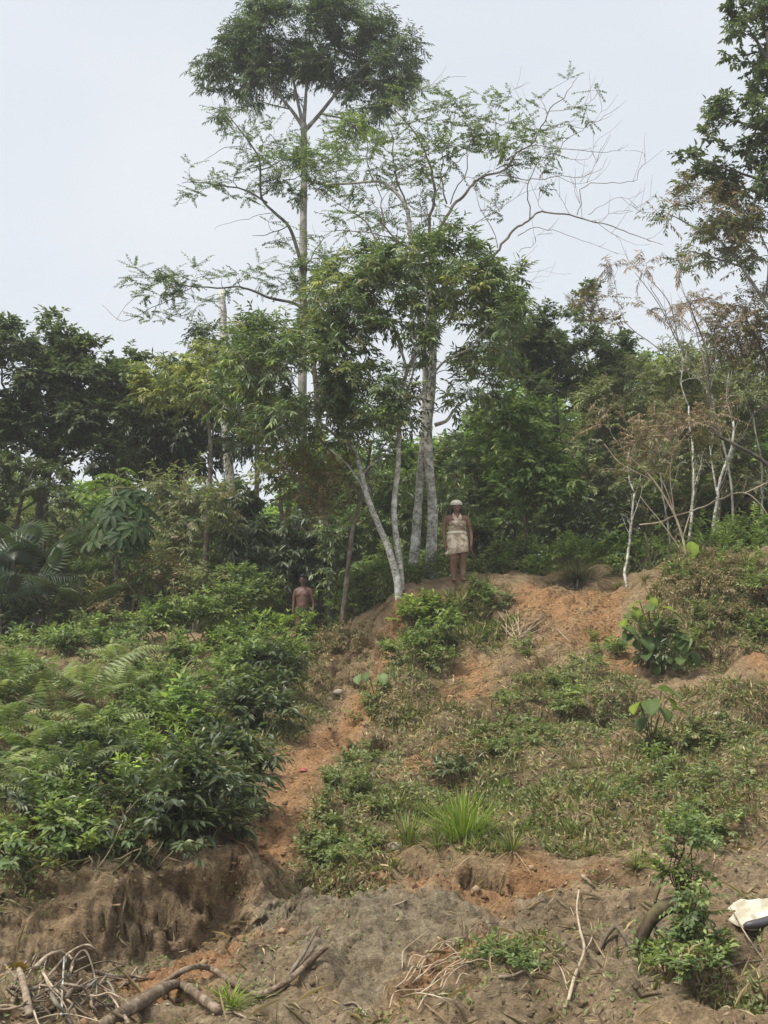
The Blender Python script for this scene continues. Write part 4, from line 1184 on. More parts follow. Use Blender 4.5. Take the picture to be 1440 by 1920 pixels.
def weed_mat(label, patches, group=None, dens=1.0, name='weed_mat', height=.10, bark=None):
    """low plants that follow the ground: patches (px, py, rx, ry, species)"""
    T = Plant(name, label, 'weeds', bark or M_STEM, group)
    for (cx, cy, rx, ry, spn) in patches:
        g, _ = hit(cx, cy)
        if T.origin is None:
            T.origin = g - [0, 0, .03]
        s_ = g[1] / F
        n = max(5, int(math.pi * rx * ry * s_ * s_ * 42 * dens))
        C, O = [], []
        for _ in range(n):
            a, r = rng.uniform(0, 2 * math.pi), math.sqrt(rng.random()) * rng.uniform(.75, 1.15)
            p, nn = hit(cx + rx * r * math.cos(a), cy + ry * r * math.sin(a))
            if abs(p[1] - g[1]) > 3:
                continue
            k = rng.random() ** 1.5 * height * (1.3 - r)
            C.append(p + nn * (.02 + max(k, 0)) + [0, 0, max(k, 0)]); O.append(unit(nn + np.array([0, 0, .5])))
        T.clumps.append((np.array(C), np.array(O), spn, .9))
    T.stem(T.origin - [0, 0, .02], T.origin + [0, 0, .08], .006, .004, 4, .02)
    T.twr = .0025
    return T.build(leafname='foliage', br=(.002, .001), minr=.0018)

shrub('grassy green herbs between the crest dome and the right mound', [(1170,1066,34,22,'herb'),(1205,1052,34,26,'finebright'),(1235,1040,30,26,'shrub')], UND, 26.0)
shrub('broad green bush directly behind the woman at the right', [(915,1070,30,22,'shrub'),(950,1062,34,24,'shrub'),(985,1066,26,18,'shrubbright')], UND, 27.0)
shrub('light green brush along the top of the right mound', [(1290,1038,30,18,'herb'),(1340,1030,40,22,'shrubbright'),(1395,1030,44,24,'shrub'),(1440,1032,36,26,'finebright')], UND, 23.9)
shrub('green bushes filling the ground left of the forked white stems', [(690,1098,30,26,'shrub'),(668,1126,26,22,'shrub'),(712,1082,26,22,'herb'),(640,1140,22,20,'herb')], UND, 26.9)
shrub('brushy bushes on the mound beyond the right edge of the view', [(1500,1040,50,36,'shrub'),(1570,1060,60,40,'shrubdark'),(1660,1070,60,40,'shrub'),(1520,1180,50,30,'shrub'),(1620,1250,50,30,'shrub')], UND)
shrub('bushes on the left bank beyond the left edge of the view', [(-90,1330,60,50,'shrub'),(-120,1450,60,60,'shrubdark'),(-100,1220,60,40,'shrub'),(-90,1570,50,50,'shrub')], LB)
# bank slope plants
SL = 'plants scattered on the slumped slope'
shrub('bright lime-leaved bush hanging on the red edge below the trunks', [(800,1146,45,24,'shrubbright'),(770,1165,34,22,'shrubbright'),(830,1160,38,26,'shrub')], SL, scale=1.05, dens=1.2)
shrub('dark leafy skirt of plants below the lime-leaved bush', [(800,1205,50,30,'shrub'),(760,1225,35,25,'shrub'),(850,1190,40,28,'shrub'),(830,1235,30,18,'creeper')], SL)
weed_mat('small pale-leaved plant at the crest right of the red edge', [(915,1118,34,20,'herb'),(890,1112,20,12,'herb'),(940,1135,24,14,'creeper')], SL, height=0.1)
weed_mat('small round herb in the bare upper slope', [(985,1226,22,16,'herb')], SL, dens=1.3, height=0.1)
weed_mat('low green plant beside the big-leaved bush', [(1130,1215,24,20,'herb'),(1160,1225,20,18,'shrub')], SL, height=0.1)
weed_mat('dark low plant in the hollow at mid slope', [(1095,1330,36,20,'creeper'),(1070,1320,24,16,'shrub')], SL, height=0.1)
weed_mat('hanging dry brush on the brown face left of the red edge', [(640,1215,45,28,'deadbrush'),(600,1240,32,28,'deadbrush'),(670,1200,30,20,'deadbrush'),(600,1290,24,24,'deadbrush')], SL, height=0.22)
weed_mat('grey dead brush hanging over the right mound', [(1290,1085,40,24,'herb'),(1390,1080,50,24,'herb'),(1340,1160,44,24,'creeper'),(1420,1200,34,24,'creeper'),(1290,1100,50,30,'deadbrush'),(1350,1110,55,35,'deadbrush'),(1410,1120,40,40,'deadbrush'),(1380,1180,50,30,'deadbrush'),(1310,1190,40,30,'creeper')], SL, height=0.22)
shrub('green bush at the right edge of the slope', [(1430,1180,30,30,'shrub'),(1420,1100,26,22,'herb')], SL)
weed_mat('low creeper patch at the right of the orange chute', [(650,1450,36,30,'creeper'),(645,1490,36,30,'creeper'),(675,1425,30,26,'creeper'),(630,1530,30,22,'creeper'),(672,1500,32,26,'creeper')], SL, dens=1.0, height=0.1)
weed_mat('trailing weeds below the two-leaved seedling', [(715,1310,32,24,'creeper'),(690,1340,28,22,'creeper'),(740,1340,30,20,'deadbrush')], SL, height=0.1)
weed_mat('dark tangled creeper at the centre of the slope', [(930,1400,55,34,'creeper'),(880,1430,50,26,'deadbrush'),(990,1380,50,30,'creeper'),(850,1455,30,16,'shrubdark')], SL, dens=1.0, height=0.1)
weed_mat('weedy mat left of the large tall-leaved seedling', [(1060,1290,50,24,'creeper'),(1000,1300,44,22,'creeper'),(950,1330,40,22,'creeper'),(1110,1260,40,20,'creeper')], SL, dens=.9, height=0.1)
weed_mat('green weeds at the foot of the tall-leaved seedling', [(1290,1400,50,26,'creeper'),(1250,1430,44,22,'herb'),(1330,1370,40,24,'creeper'),(1220,1400,30,20,'creeper')], SL, dens=1.0, height=0.1)
weed_mat('broad weedy green mat above the stump', [(1240,1480,60,28,'creeper'),(1180,1500,50,24,'creeper'),(1320,1470,50,28,'creeper'),(1300,1530,50,24,'creeper'),(1390,1450,40,24,'creeper')], SL, dens=1.0, height=0.1)
weed_mat('thin weed patch at the lower left of the slope', [(610,1590,36,18,'creeper'),(650,1575,34,20,'creeper'),(590,1615,24,10,'creeper')], SL, dens=.9, height=0.1)
weed_mat('leafy weeds on the mossy ledge above the grey clay', [(690,1600,36,14,'creeper'),(650,1625,30,14,'creeper')], SL, dens=.9, height=0.1)
weed_mat('pale-leaved weeds behind the sprouting stump', [(1330,1590,44,26,'smallround'),(1290,1570,36,24,'smallround'),(1370,1560,30,20,'smallround')], SL, dens=.7, height=0.1)

# ------------------------------------------------------------------ feather and fan fronds, large single leaves
def frond_mesh(name, L, n, pl, pw, arch, mat, tint, sub=0, pitch=.6, droop=.25, seed=0):
    """one pinnate frond growing along +Y from the origin, arching down; sub > 0 splits every pinna into leaflets"""
    r = np.random.default_rng(seed)
    t = np.linspace(0, 1, 9)
    el = pitch - arch * t
    y = np.concatenate([[0], np.cumsum(np.cos(el[:-1]))]) * L / 8; z = np.concatenate([[0], np.cumsum(np.sin(el[:-1]))]) * L / 8
    R = np.stack([np.zeros(9), y, z], -1)
    V, f = tubes(R[None], np.linspace(.007, .002, 9)[None] * L, 4, cap=False)
    parts = [(V, f, np.tile(np.array(tint) * [1.1, .9, .9], (len(V), 1)))]
    ts = np.linspace(.14, .99, n)
    P = np.stack([np.interp(ts, t, R[:, k]) for k in range(3)], -1)
    e = np.interp(ts, t, el)
    fw = np.stack([np.zeros(n), np.cos(e), np.sin(e)], -1); nr = np.stack([np.zeros(n), -np.sin(e), np.cos(e)], -1)
    for s in (-1, 1):
        D = unit(np.array([s, 0, 0]) * .95 + fw * .34 - np.array([0, 0, droop]) + r.normal(size=(n, 3)) * .05)
        Lp = pl * L * np.sin(np.pi * (0.16 + .8 * ts)) ** .8 * r.uniform(.92, 1.05, n)
        if not sub:
            V, f = leaf_verts(P, D, nr, Lp, np.full(n, pw * L), .4, .15)
            parts.append((V, f, np.repeat(np.array(tint) * r.uniform(.85, 1.15, (n, 1)), 4, 0)))
        else:
            for q in range(sub):
                a = (q + .5) / sub
                base = P + D * (Lp * a)[:, None] - nr * (Lp * a * a * .18)[:, None]
                for s2 in (-1, 1):
                    D2 = unit(D * .45 + fw * s2 + r.normal(size=(n, 3)) * .06)
                    V, f = leaf_verts(base, D2, nr, Lp / sub * 1.15 * (1 - .6 * a), Lp / sub * .9, .3, .1)
                    parts.append((V, f, np.repeat(np.array(tint) * r.uniform(.85, 1.15, (n, 1)), 4, 0)))
    V, f, tt = merge(parts)
    return mesh_np(name, V, f, mat, tt)

def set_frond(o, loc, az, pitch, roll=0.0, scale=1.0):
    o.location = loc
    o.rotation_euler = (pitch, roll, az)
    o.scale = (scale,) * 3

FERN_TINTS = [(.17, .22, .085), (.23, .28, .13), (.27, .31, .15), (.14, .17, .085)]
fern_meshes = [frond_mesh('fern_frond', 1.0, 13, .30, .052, a, M_LEAF, FERN_TINTS[i], 0, .75, .25, i) for i, a in enumerate((1.3, 1.0, 1.5, 1.2))]
FERNS = [(75,1290,1.0,1,'tall fern with ladder-like fronds just left of the widest fern'),(150,1285,1.25,1,'widest ladder-fronded fern in the middle of the fern bank'),(110,1330,.9,0,'fern below the two ladder-like ferns'),
 (30,1350,1.0,2,'pale fern arching at the left edge'),(190,1360,.9,2,'fern with pale drooping frond beside the shaded undergrowth'),(130,1400,.95,0,'fern arching over the dark hollow at mid bank'),(60,1420,.9,0,'fern low on the left below the arching one'),
 (20,1490,.95,2,'brightest yellow-green fern at the left edge'),(70,1500,.8,2,'fern beside the brightest yellow-green fern'),(240,1290,.85,1,'fern touching the mixed broad-leaved bush'),(-30,1400,1.0,0,'fern half cut by the left edge'),
 (230,1400,.8,0,'small fern tucked against the dark bush'),(100,1460,.8,3,'dull green fern in the shade of the lower bank'),(180,1310,.9,1,'fern right of the widest ladder-fronded fern'),(290,1330,.7,3,'dull fern under the mixed bush'),
 (20,1300,1.0,1,'upper fern at the left edge under the rounded bush'),(160,1460,.75,3,'dull fern near the shaded undergrowth'),(230,1235,.9,2,'fern on the skyline of the left bank below the cecropia')]
for (px, py, sc, v, lab) in FERNS:
    p, _ = hit(px, py + 25)
    p[1] -= .25; p[2] = gz(p[0], p[1])
    root = thing('fern', lab, 'fern', tuple(p - [0, 0, .03]), 'ferns on the left bank')
    k = 8; hf = rng.uniform(.18, .42)
    Vs, fs = tubes(np.array([[p - [0, 0, .1], p + [0, 0, hf * .5], p + [0, 0, hf]]])[0][None], np.full((1, 3), .022), 6)
    part('stem', Vs, fs, M_BROWNBARK, root, smooth=True)
    for i in range(k):
        az = i * 2 * math.pi / k + rng.uniform(-.3, .3)
        o = link('frond', fern_meshes[(v + (rng.random() < .25)) % 4], root)
        set_frond(o, (0, 0, hf), az, rng.uniform(.1, .55), rng.uniform(-.35, .35), sc * .74 * rng.uniform(.75, 1.25))

# feather palm fronds at the left
palm_mesh = frond_mesh('palm_frond', 2.0, 34, .22, .011, 1.25, M_GLOSSY, (.05, .075, .03), 0, 1.15, .35, 11)
palm_dark = frond_mesh('palm_frond', 2.0, 34, .22, .013, 1.5, M_GLOSSY, (.026, .046, .024), 0, 1.0, .45, 12)
def feather_palm(label, px, d, zt, fronds, me):
    b = foot(px, d)
    root = thing('palm', label, 'palm', tuple(b), 'palms at the left')
    P = np.array([b - [0, 0, .1], b + [0.02, 0, zt * .5], b + [.0, 0, zt]])
    V, f = tubes(spline(P, 4)[None], np.full((1, 9), .06), 8)
    part('trunk', V, f, M_BROWNBARK, root, smooth=True)
    for az, pt, s in fronds:
        set_frond(link('frond', me, root), (0, 0, zt), az, pt, rng.uniform(-.2, .2), s * 1.25)
feather_palm('slender feather palm with thin arching fronds left of the cecropia', 75, 28.6, 1.2, [(-1.4, .15, 1.05), (-1.9, .0, .9), (-.9, .25, 1.0), (-2.4, -.1, .8), (1.2, .2, .9), (.3, .3, .9), (2.2, .1, .8), (3.0, -.15, .8)], palm_mesh)
feather_palm('dark drooping palm in the lower left corner of the forest', -5, 27.4, .7, [(-1.5, .0, .8), (-2.0, -.2, .7), (-1.0, .15, .8), (1.4, .1, .8), (-2.7, .0, .7), (.4, .2, .8), (3.0, -.3, .7)], palm_dark)
feather_palm('small drooping palm below the slender one, right of the dark corner palm', 150, 27.0, .55, [(-1.5, -.1, .62), (-2.2, -.2, .55), (1.6, -.05, .65), (2.3, -.1, .6), (.2, .1, .6), (3.0, -.3, .55)], palm_mesh)
feather_palm('grey-green palm with hanging fronds behind the brown thicket on the right', 1110, 31.0, 2.0, [(-1.5, .0, .8), (-2.2, -.2, .8), (1.4, .1, .8), (2.3, -.1, .7), (.2, .2, .8), (3.1, -.2, .8), (-.7, .1, .8)], frond_mesh('palm_frond', 2.0, 34, .24, .012, 1.9, M_LEAF, (.08, .10, .065), 0, 1.0, .7, 15))

# fan palm
def fan_mesh(R, n, tint, seed):
    r = np.random.default_rng(seed)
    ang = np.linspace(-1.9, 1.9, n)
    D = np.stack([np.sin(ang), np.cos(ang), -.10 - .12 * np.abs(ang)], -1)
    P = np.zeros((n, 3))
    V, f = leaf_verts(P, unit(D), np.tile([0, .05, 1.0], (n, 1)), R * (1 - .10 * ang ** 2) * r.uniform(.93, 1.05, n), np.full(n, R * .13), .6, .12)
    V = V.reshape(n, 4, 3)
    t = np.repeat(np.array(tint) * r.uniform(.85, 1.15, (n, 1)), 4, 0)
    pet = np.array([[0, 0, 0], [0, -.4 * R, -.1 * R], [0, -.9 * R, -.35 * R]])
    V2, f2 = tubes(pet[None], np.array([[.012, .014, .016]]), 4, cap=False)
    V, f, t = merge([(V.reshape(-1, 3), f, t), (V2, f2, np.tile(np.array(tint), (len(V2), 1)))])
    return mesh_np('fan_frond', V, f, M_GLOSSY, t)
fan1, fan2 = fan_mesh(.95, 26, (.035, .06, .026), 3), fan_mesh(.85, 22, (.055, .085, .034), 4)
b = foot(35, 28.2)
root = thing('palm', 'fan palm with stiff round pleated leaves at the left edge', 'palm', tuple(b), 'palms at the left')
V, f = tubes(np.array([b - [0, 0, .1], b + [0, 0, .5], b + [.02, 0, .95]])[None], np.full((1, 3), .07), 8)
part('trunk', V, f, M_BROWNBARK, root, smooth=True)
for (px, py, dd, az, tilt, me) in [(35,1045,28.0,.1,1.25,fan1),(95,1050,28.1,-.9,1.15,fan2),(-15,1045,28.2,.9,1.1,fan1),(50,1000,28.5,-.3,.9,fan2),(15,1105,27.9,.5,1.5,fan1),(80,1105,28.0,-.7,1.5,fan2)]:
    c = at(px, py, dd) - b
    set_frond(link('fan_frond', me, root), tuple(c - np.array([0, .3, .1])), az, tilt, 0, .85)

# lobed umbrella leaf of the cecropia
def lobed_mesh(R, n, tint, seed):
    r = np.random.default_rng(seed)
    parts = []
    for a in np.linspace(-2.7, 2.7, n):
        L = R * (1 - .05 * abs(a)) * r.uniform(.9, 1.05)
        d = np.array([math.sin(a), math.cos(a), 0]); s = np.array([math.cos(a), -math.sin(a), 0])
        ts = np.array([0, .3, .62, .86, 1.0]); wd = np.array([.03, .10, .155, .11, .0]) * R
        zc = .06 * R * np.sin(ts * 2.2) - .42 * R * ts ** 2
        mid = d * (ts * L)[:, None] + np.array([0, 0, 1]) * zc[:, None]
        lft = mid + s * wd[:, None] + [0, 0, .02]; rgt = mid - s * wd[:, None] + [0, 0, .02]
        V = np.stack([lft, mid, rgt], 1).reshape(-1, 3)
        q = []
        for i in range(4):
            q += [[3 * i, 3 * i + 3, 3 * i + 4, 3 * i + 1], [3 * i + 1, 3 * i + 4, 3 * i + 5, 3 * i + 2]]
        parts.append((V, np.array(q), np.tile(np.array(tint) * r.uniform(.9, 1.1), (len(V), 1))))
    V, f, t = merge(parts)
    return mesh_np('umbrella_leaf', V, f, M_BROAD, t, smooth=True)
cec = [lobed_mesh(.40, 9, (.055, .095, .03), 1), lobed_mesh(.38, 9, (.038, .07, .028), 2), lobed_mesh(.36, 8, (.13, .19, .035), 3)]
b = foot(216, 27.8)
root = thing('cecropia_tree', 'slim cecropia with large umbrella leaves drooping from the top of a thin straight stem', 'tree', tuple(b))
stem = at(np.array([216, 217, 218, 217, 214, 210]), np.array([1165, 1120, 1060, 1000, 950, 915]), np.full(6, 27.8)); stem = np.vstack([b - [0, 0, .1], stem])
V, f = tubes(spline(stem, 3)[None], np.linspace(.045, .03, 19)[None], 7)
part('trunk', V, f, M_GREYBARK, root, smooth=True)
pet = []
for (px, py, dd, v, sc) in [(180,905,27.9,2,1.0),(205,890,28.0,2,1.0),(165,930,27.6,2,.9),(235,900,27.9,2,.8),(250,920,27.7,1,1.0),(262,950,27.5,0,1.1),(225,935,27.4,0,1.0),(195,950,27.4,0,1.0),(265,985,27.3,1,1.15),(225,975,27.2,0,1.1),
                       (190,990,27.4,0,1.0),(245,1020,27.2,1,1.1),(200,1025,27.3,1,.95),(160,965,27.8,0,.9),(285,960,28.0,1,.9),(240,880,28.2,2,.7),(150,925,27.9,2,.8),(275,925,27.6,0,.9),(210,965,27.1,1,1.0),(250,990,27.0,0,1.0),(175,1015,27.2,0,.9),(225,1005,26.9,1,1.0),(270,1020,27.3,1,.9)]:
    c = at(px, py, dd)
    top = stem[-1] + [0, 0, -.25 * (py > 940)]
    m = (top + c) / 2 + [0, 0, .06]
    pet.append(np.array([top, (top + m) / 2, m, c]))
    o = link('umbrella_leaf', cec[v], root)
    out = c - top
    set_frond(o, tuple(c - b), math.atan2(-out[0], out[1] - .2), rng.uniform(-.9, -.45) if v != 2 else rng.uniform(-.3, .3), rng.uniform(-.3, .3), sc)
V, f = tubes(np.array(pet), np.full((len(pet), 4), .010), 4)
part('leaf_stalks', V, f, M_STEM, root, kind='stuff')

# large single leaves
def big_leaf(name, L, W, tint, notch=.12, seed=0):
    r = np.random.default_rng(seed)
    ts = np.linspace(0, 1, 8)
    wd = W * .5 * np.sin(np.pi * np.clip(ts * .93 + .07, 0, 1)) ** .7; wd[-1] = 0
    zc = .10 * L * np.sin(ts * 2.0) - .28 * L * ts ** 2
    mid = np.stack([.03 * L * np.sin(ts * 3), ts * L, zc], -1)
    cup = .16 * W
    lft = mid + np.stack([wd, -notch * L * (1 - ts) ** 3, cup * np.sin(ts * 3)], -1); rgt = mid + np.stack([-wd, -notch * L * (1 - ts) ** 3, cup * np.sin(ts * 3 + .5)], -1)
    lm = (mid + lft) / 2 + [0, 0, cup * .35]; rm = (mid + rgt) / 2 + [0, 0, cup * .35]
    V = np.stack([lft, lm, mid, rm, rgt], 1).reshape(-1, 3)
    q = [[5 * i + k, 5 * i + 5 + k, 5 * i + 6 + k, 5 * i + 1 + k] for i in range(7) for k in range(4)]
    t = np.tile(np.array(tint), (len(V), 1)).reshape(8, 5, 3)
    t[:, 2] = t[:, 2] * 1.12 + .008
    return mesh_np(name, V, np.array(q), M_BROAD, t.reshape(-1, 3), smooth=True)
BL = [big_leaf('leaf', .30, .22, (.06, .10, .028), seed=1), big_leaf('leaf', .30, .22, (.095, .145, .04), seed=2), big_leaf('leaf', .28, .19, (.19, .26, .03), seed=3), big_leaf('leaf', .30, .24, (.17, .23, .10), seed=4)]

def leafy_plant(label, px, py, leaves, name='broadleaf_plant', cat='plant', group=None, toward=None, stemr=.008):
    p, nrm = hit(px, py)
    root = thing(name, label, cat, tuple(p), group)
    st = []
    for (lx, ly, v, sc, az, pt) in leaves:
        c = at(lx, ly, p[1] - .12 + rng.uniform(-.12, .05))
        gg = gz(c[0], c[1])
        c[2] = max(c[2], gg + .06)
        o = link('leaf', BL[v], root)
        set_frond(o, tuple(c - p), az, pt, rng.uniform(-.35, .35), sc)
        b0 = p + [rng.normal() * .03, rng.normal() * .03, -.04]
        m = (b0 * .45 + c * .55) + [0, 0, .08]
        st.append(np.array([b0, b0 * .6 + m * .4, m, c]))
    V, f = tubes(np.array(st), np.full((len(st), 4), stemr), 5)
    part('stalks', V, f, M_STEM, root, smooth=True, kind='stuff')
    return root
PI = math.pi
leafy_plant('tall-leaved seedling with few huge round leaves at mid slope, one lime yellow', 1222, 1392, [(1200,1318,2,.9,2.3,-.5),(1222,1314,1,1.1,2.9,-.5),(1240,1296,3,1.25,-2.4,-.25),(1252,1310,2,.8,-2.6,-.6),(1242,1330,1,.9,-2.8,-.6),(1212,1345,0,.8,2.4,-.7),(1262,1330,3,.8,-1.9,-.3)])
leafy_plant('seedling with two pairs of pale broad leaves in the orange gully', 705, 1310, [(674,1266,3,.62,2.6,-.8),(688,1262,1,.6,2.9,-.8),(714,1266,3,.68,-2.9,-.7),(728,1262,1,.6,-2.2,-.6)])
big = []
for (lx, ly, v) in [(1200,1130,2),(1225,1122,2),(1245,1140,2),(1190,1150,1),(1215,1150,2),(1240,1160,1),(1270,1165,0),(1180,1175,1),(1205,1172,1),(1230,1182,1),(1255,1180,0),(1280,1190,1),(1195,1200,0),(1220,1205,0),(1245,1205,1),(1270,1210,0),
                  (1292,1200,3),(1215,1228,0),(1250,1230,1),(1285,1222,1),(1262,1150,1),(1175,1160,2),(1280,1245,0),(1235,1250,0),(1200,1185,0),(1260,1245,0),(1190,1140,2),(1215,1135,1),(1235,1150,2),(1170,1175,1),(1185,1190,0),(1210,1190,1),(1240,1195,0),(1265,1195,1),(1290,1210,0),(1230,1222,1),(1200,1222,0),(1278,1235,1),(1300,1225,0),(1252,1168,1)]:
    big.append((lx, ly, v, rng.uniform(.5, .95), PI + rng.uniform(-1.4, 1.4), rng.uniform(-1.1, -.1)))
leafy_plant('sprawling broad-leaved bush under the right mound', 1235, 1262, big)
shrub('dark undergrowth entwined with the sprawling broad-leaved bush', [(1230,1215,50,40,'shrubdark'),(1280,1225,40,34,'shrub'),(1195,1180,30,30,'shrub')], SL, dens=.8)
leafy_plant('sprout with one upright lime oval leaf on the right mound', 1296, 1050, [(1296,1043,2,1.15,.05,1.25)], stemr=.009)
leafy_plant('single wide grey-green leaf below the lime-leaved bush', 815, 1215, [(825,1200,0,1.2,-1.8,.0),(800,1195,0,.8,1.6,.1)])
leafy_plant('low broad leaves inside the left bank bush', 300, 1350, [(300,1295,1,.9,PI,-.5),(315,1285,1,.8,-2.4,-.4),(285,1305,1,.8,2.4,-.6),(305,1320,0,.9,PI,-.7),(270,1315,1,.7,2.0,-.4),(325,1310,0,.8,-2.2,-.5)], group=None)
# ------------------------------------------------------------------ grass tufts and tussocks
def blades(n, L, spread, droop, W, tints, r, tipcurl=1.0):
    """n curved blades from the origin: 3 segments, 5 triangles each"""
    az = r.uniform(0, 2 * np.pi, n); lean = np.abs(r.normal(0, spread, n)); ln = L * r.uniform(.5, 1.15, n)
    hd = np.stack([np.cos(az), np.sin(az), np.zeros(n)], -1)
    root = hd * (np.abs(r.normal(0, .05, n)) * L / .4)[:, None]
    def p(t):
        out = np.sin(lean) * t + droop * t * t * (.4 + lean)
        up = np.cos(lean) * t - droop * t * t * .55 * tipcurl * (.35 + lean)
        return root + hd * (out * ln)[:, None] + np.array([0, 0, 1]) * (up * ln)[:, None]
    s = np.stack([-np.sin(az), np.cos(az), np.zeros(n)], -1) * W * .5
    pts = [p(0), p(.4), p(.75), p(1.0)]
    V = np.stack([pts[0] - s, pts[0] + s, pts[1] - s, pts[1] + s, pts[2] - s * .7, pts[2] + s * .7, pts[3]], 1).reshape(-1, 3)
    i = np.arange(n)[:, None] * 7
    q = np.concatenate([i + [0, 1, 3, 2], i + [2, 3, 5, 4]]); t3 = i + [4, 5, 6]
    cols = np.array([c for c, _ in tints]); w_ = np.array([x for _, x in tints], float)
    c = 1.5 * cols[r.choice(len(cols), n, p=w_ / w_.sum())] * r.uniform(.8, 1.2, (n, 1))
    return V, [q, t3], np.repeat(c, 7, 0)
G_GREEN = [((.085,.125,.03),5),((.13,.17,.04),3),((.20,.19,.09),1),((.06,.09,.03),2)]
G_BRIGHT = [((.12,.18,.03),5),((.17,.22,.04),3),((.2,.2,.08),1)]
G_STRAW = [((.22,.185,.11),4),((.15,.12,.07),3),((.10,.11,.045),2)]
G_DARK = [((.05,.05,.035),4),((.10,.095,.07),3),((.16,.15,.12),1)]
def tuft(label, px, py, L, n, spread, droop, W, tints, group='grass tufts on the slope', name='grass_tuft', cat='grass tuft'):
    p, _ = hit(px, py)
    tints = tints + G_STRAW if tints is G_GREEN else tints
    V, f, t = blades(int(n * rng.uniform(.8, 1.5)), L * rng.uniform(.85, 1.2), spread * rng.uniform(1.0, 1.5), droop * rng.uniform(.8, 1.6), W * .8, tints, rng)
    V[:, 0] *= rng.uniform(.9, 1.5)
    o = link(name, mesh_np(name, V, f, M_GRASS, t), loc=tuple(p - [0, 0, .02]))
    return tag(o, label, cat, group)
TUFTS = [(868,1575,.48,260,.42,.35,.010,G_BRIGHT,'tallest bright green grass tuft, at the centre above the grey clay'),(765,1580,.36,200,.5,.35,.009,G_GREEN,'grass tuft at the edge of the grey clay, left of the tallest tuft'),
 (962,1592,.30,170,.5,.5,.009,G_GREEN,'grass tuft right of the tallest tuft on dark soil'),(945,1480,.30,150,.5,.4,.010,G_BRIGHT,'bright grass tuft on the bright patch at mid slope'),(1192,1625,.26,150,.6,.5,.009,G_GREEN,'round grass tuft left of the stump top'),
 (1070,1565,.26,160,.55,.5,.009,G_GREEN,'grass tuft on the ledge between the round tuft and the tallest tuft'),(1110,1600,.22,120,.6,.5,.008,G_GREEN,'small grass tuft beside the ledge'),(820,1590,.28,130,.55,.5,.009,G_GREEN,'low tuft between the two tall grass tufts'),
 (720,1575,.26,120,.55,.5,.009,G_STRAW,'straw-coloured tuft at the left of the grass row'),(1020,1510,.26,120,.55,.5,.009,G_GREEN,'tuft in the weedy middle of the slope'),(900,1500,.24,110,.55,.5,.009,G_STRAW,'dry tuft below the dark tangled creeper'),
 (780,1335,.30,120,.7,.7,.010,G_STRAW,'pale drooping grass clump at the centre of the slope'),(760,1345,.24,90,.8,.7,.010,G_BRIGHT,'yellowish blades beside the pale drooping clump'),(1340,1300,.26,110,.6,.6,.009,G_GREEN,'grass tuft under the overhang at the right'),
 (1180,1340,.22,100,.6,.5,.009,G_STRAW,'dry tuft left of the tall-leaved seedling'),(1080,1440,.26,120,.6,.5,.009,G_STRAW,'dry tuft on the pale gravel strip'),(1400,1380,.26,120,.6,.5,.009,G_GREEN,'tuft near the right edge of the slope'),
 (1130,1530,.24,110,.6,.5,.009,G_GREEN,'tuft above the small ledge tuft'),(640,1600,.22,100,.6,.5,.009,G_STRAW,'dry tuft at the foot of the creeper patch'),(590,1580,.2,90,.6,.5,.009,G_GREEN,'tuft at the lower end of the orange chute'),
 (960,1160,.24,100,.7,.6,.009,G_STRAW,'dry tuft on the red upper slope'),(1030,1095,.2,90,.7,.6,.009,G_STRAW,'dry tuft on the crest left of the dark dome'),(1160,1100,.26,110,.7,.6,.009,G_GREEN,'tuft on the crest right of the dark dome'),
 (1210,1085,.28,110,.7,.6,.010,G_GREEN,'tuft on the crest before the right mound'),(895,1102,.22,110,.6,.5,.009,G_GREEN,'tuft at the feet of the woman'),(925,1130,.2,90,.6,.5,.009,G_STRAW,'dry tuft beside the small pale-leaved plant'),
 (690,1120,.45,130,.75,.7,.010,G_GREEN,'long-bladed grass clump hanging at the left of the red edge'),(660,1140,.45,120,.7,.7,.012,G_BRIGHT,'bright long grass beside the thin brown sapling'),(720,1195,.3,110,.7,.8,.010,G_STRAW,'dry grass draped over the red edge'),
 (650,1195,.3,120,.7,.8,.010,G_STRAW,'dry grass fringe over the brown face'),(600,1200,.28,110,.7,.8,.010,G_GREEN,'green grass fringe below the man'),(1400,1060,.34,140,.6,.6,.010,G_GREEN,'grass on top of the right mound near the frame edge'),
 (1330,1065,.3,120,.6,.6,.010,G_GREEN,'grass on top of the right mound behind the lime sprout'),(925,1440,.22,90,.6,.5,.009,G_GREEN,'tuft on the lower rim of the tangled creeper'),(1250,1590,.2,90,.6,.5,.008,G_GREEN,'tuft right behind the stump sprouts')]
for (px, py, L, n, sp_, dr, W, tn, lab) in TUFTS:
    if L < .33:
        L, n = L * rng.uniform(.55, .85), int(n * .7)
    tuft(lab, px, py, L, n, sp_, dr, W, tn)
tuft('dark dome-shaped tussock of hanging dry blades on the crest', 1082, 1092, .58, 900, .85, .95, .012, G_DARK, None, 'tussock', 'tussock')
tuft('small green grass clump lying beside the driftwood logs', 432, 1882, .22, 160, .8, .6, .008, G_BRIGHT, None)

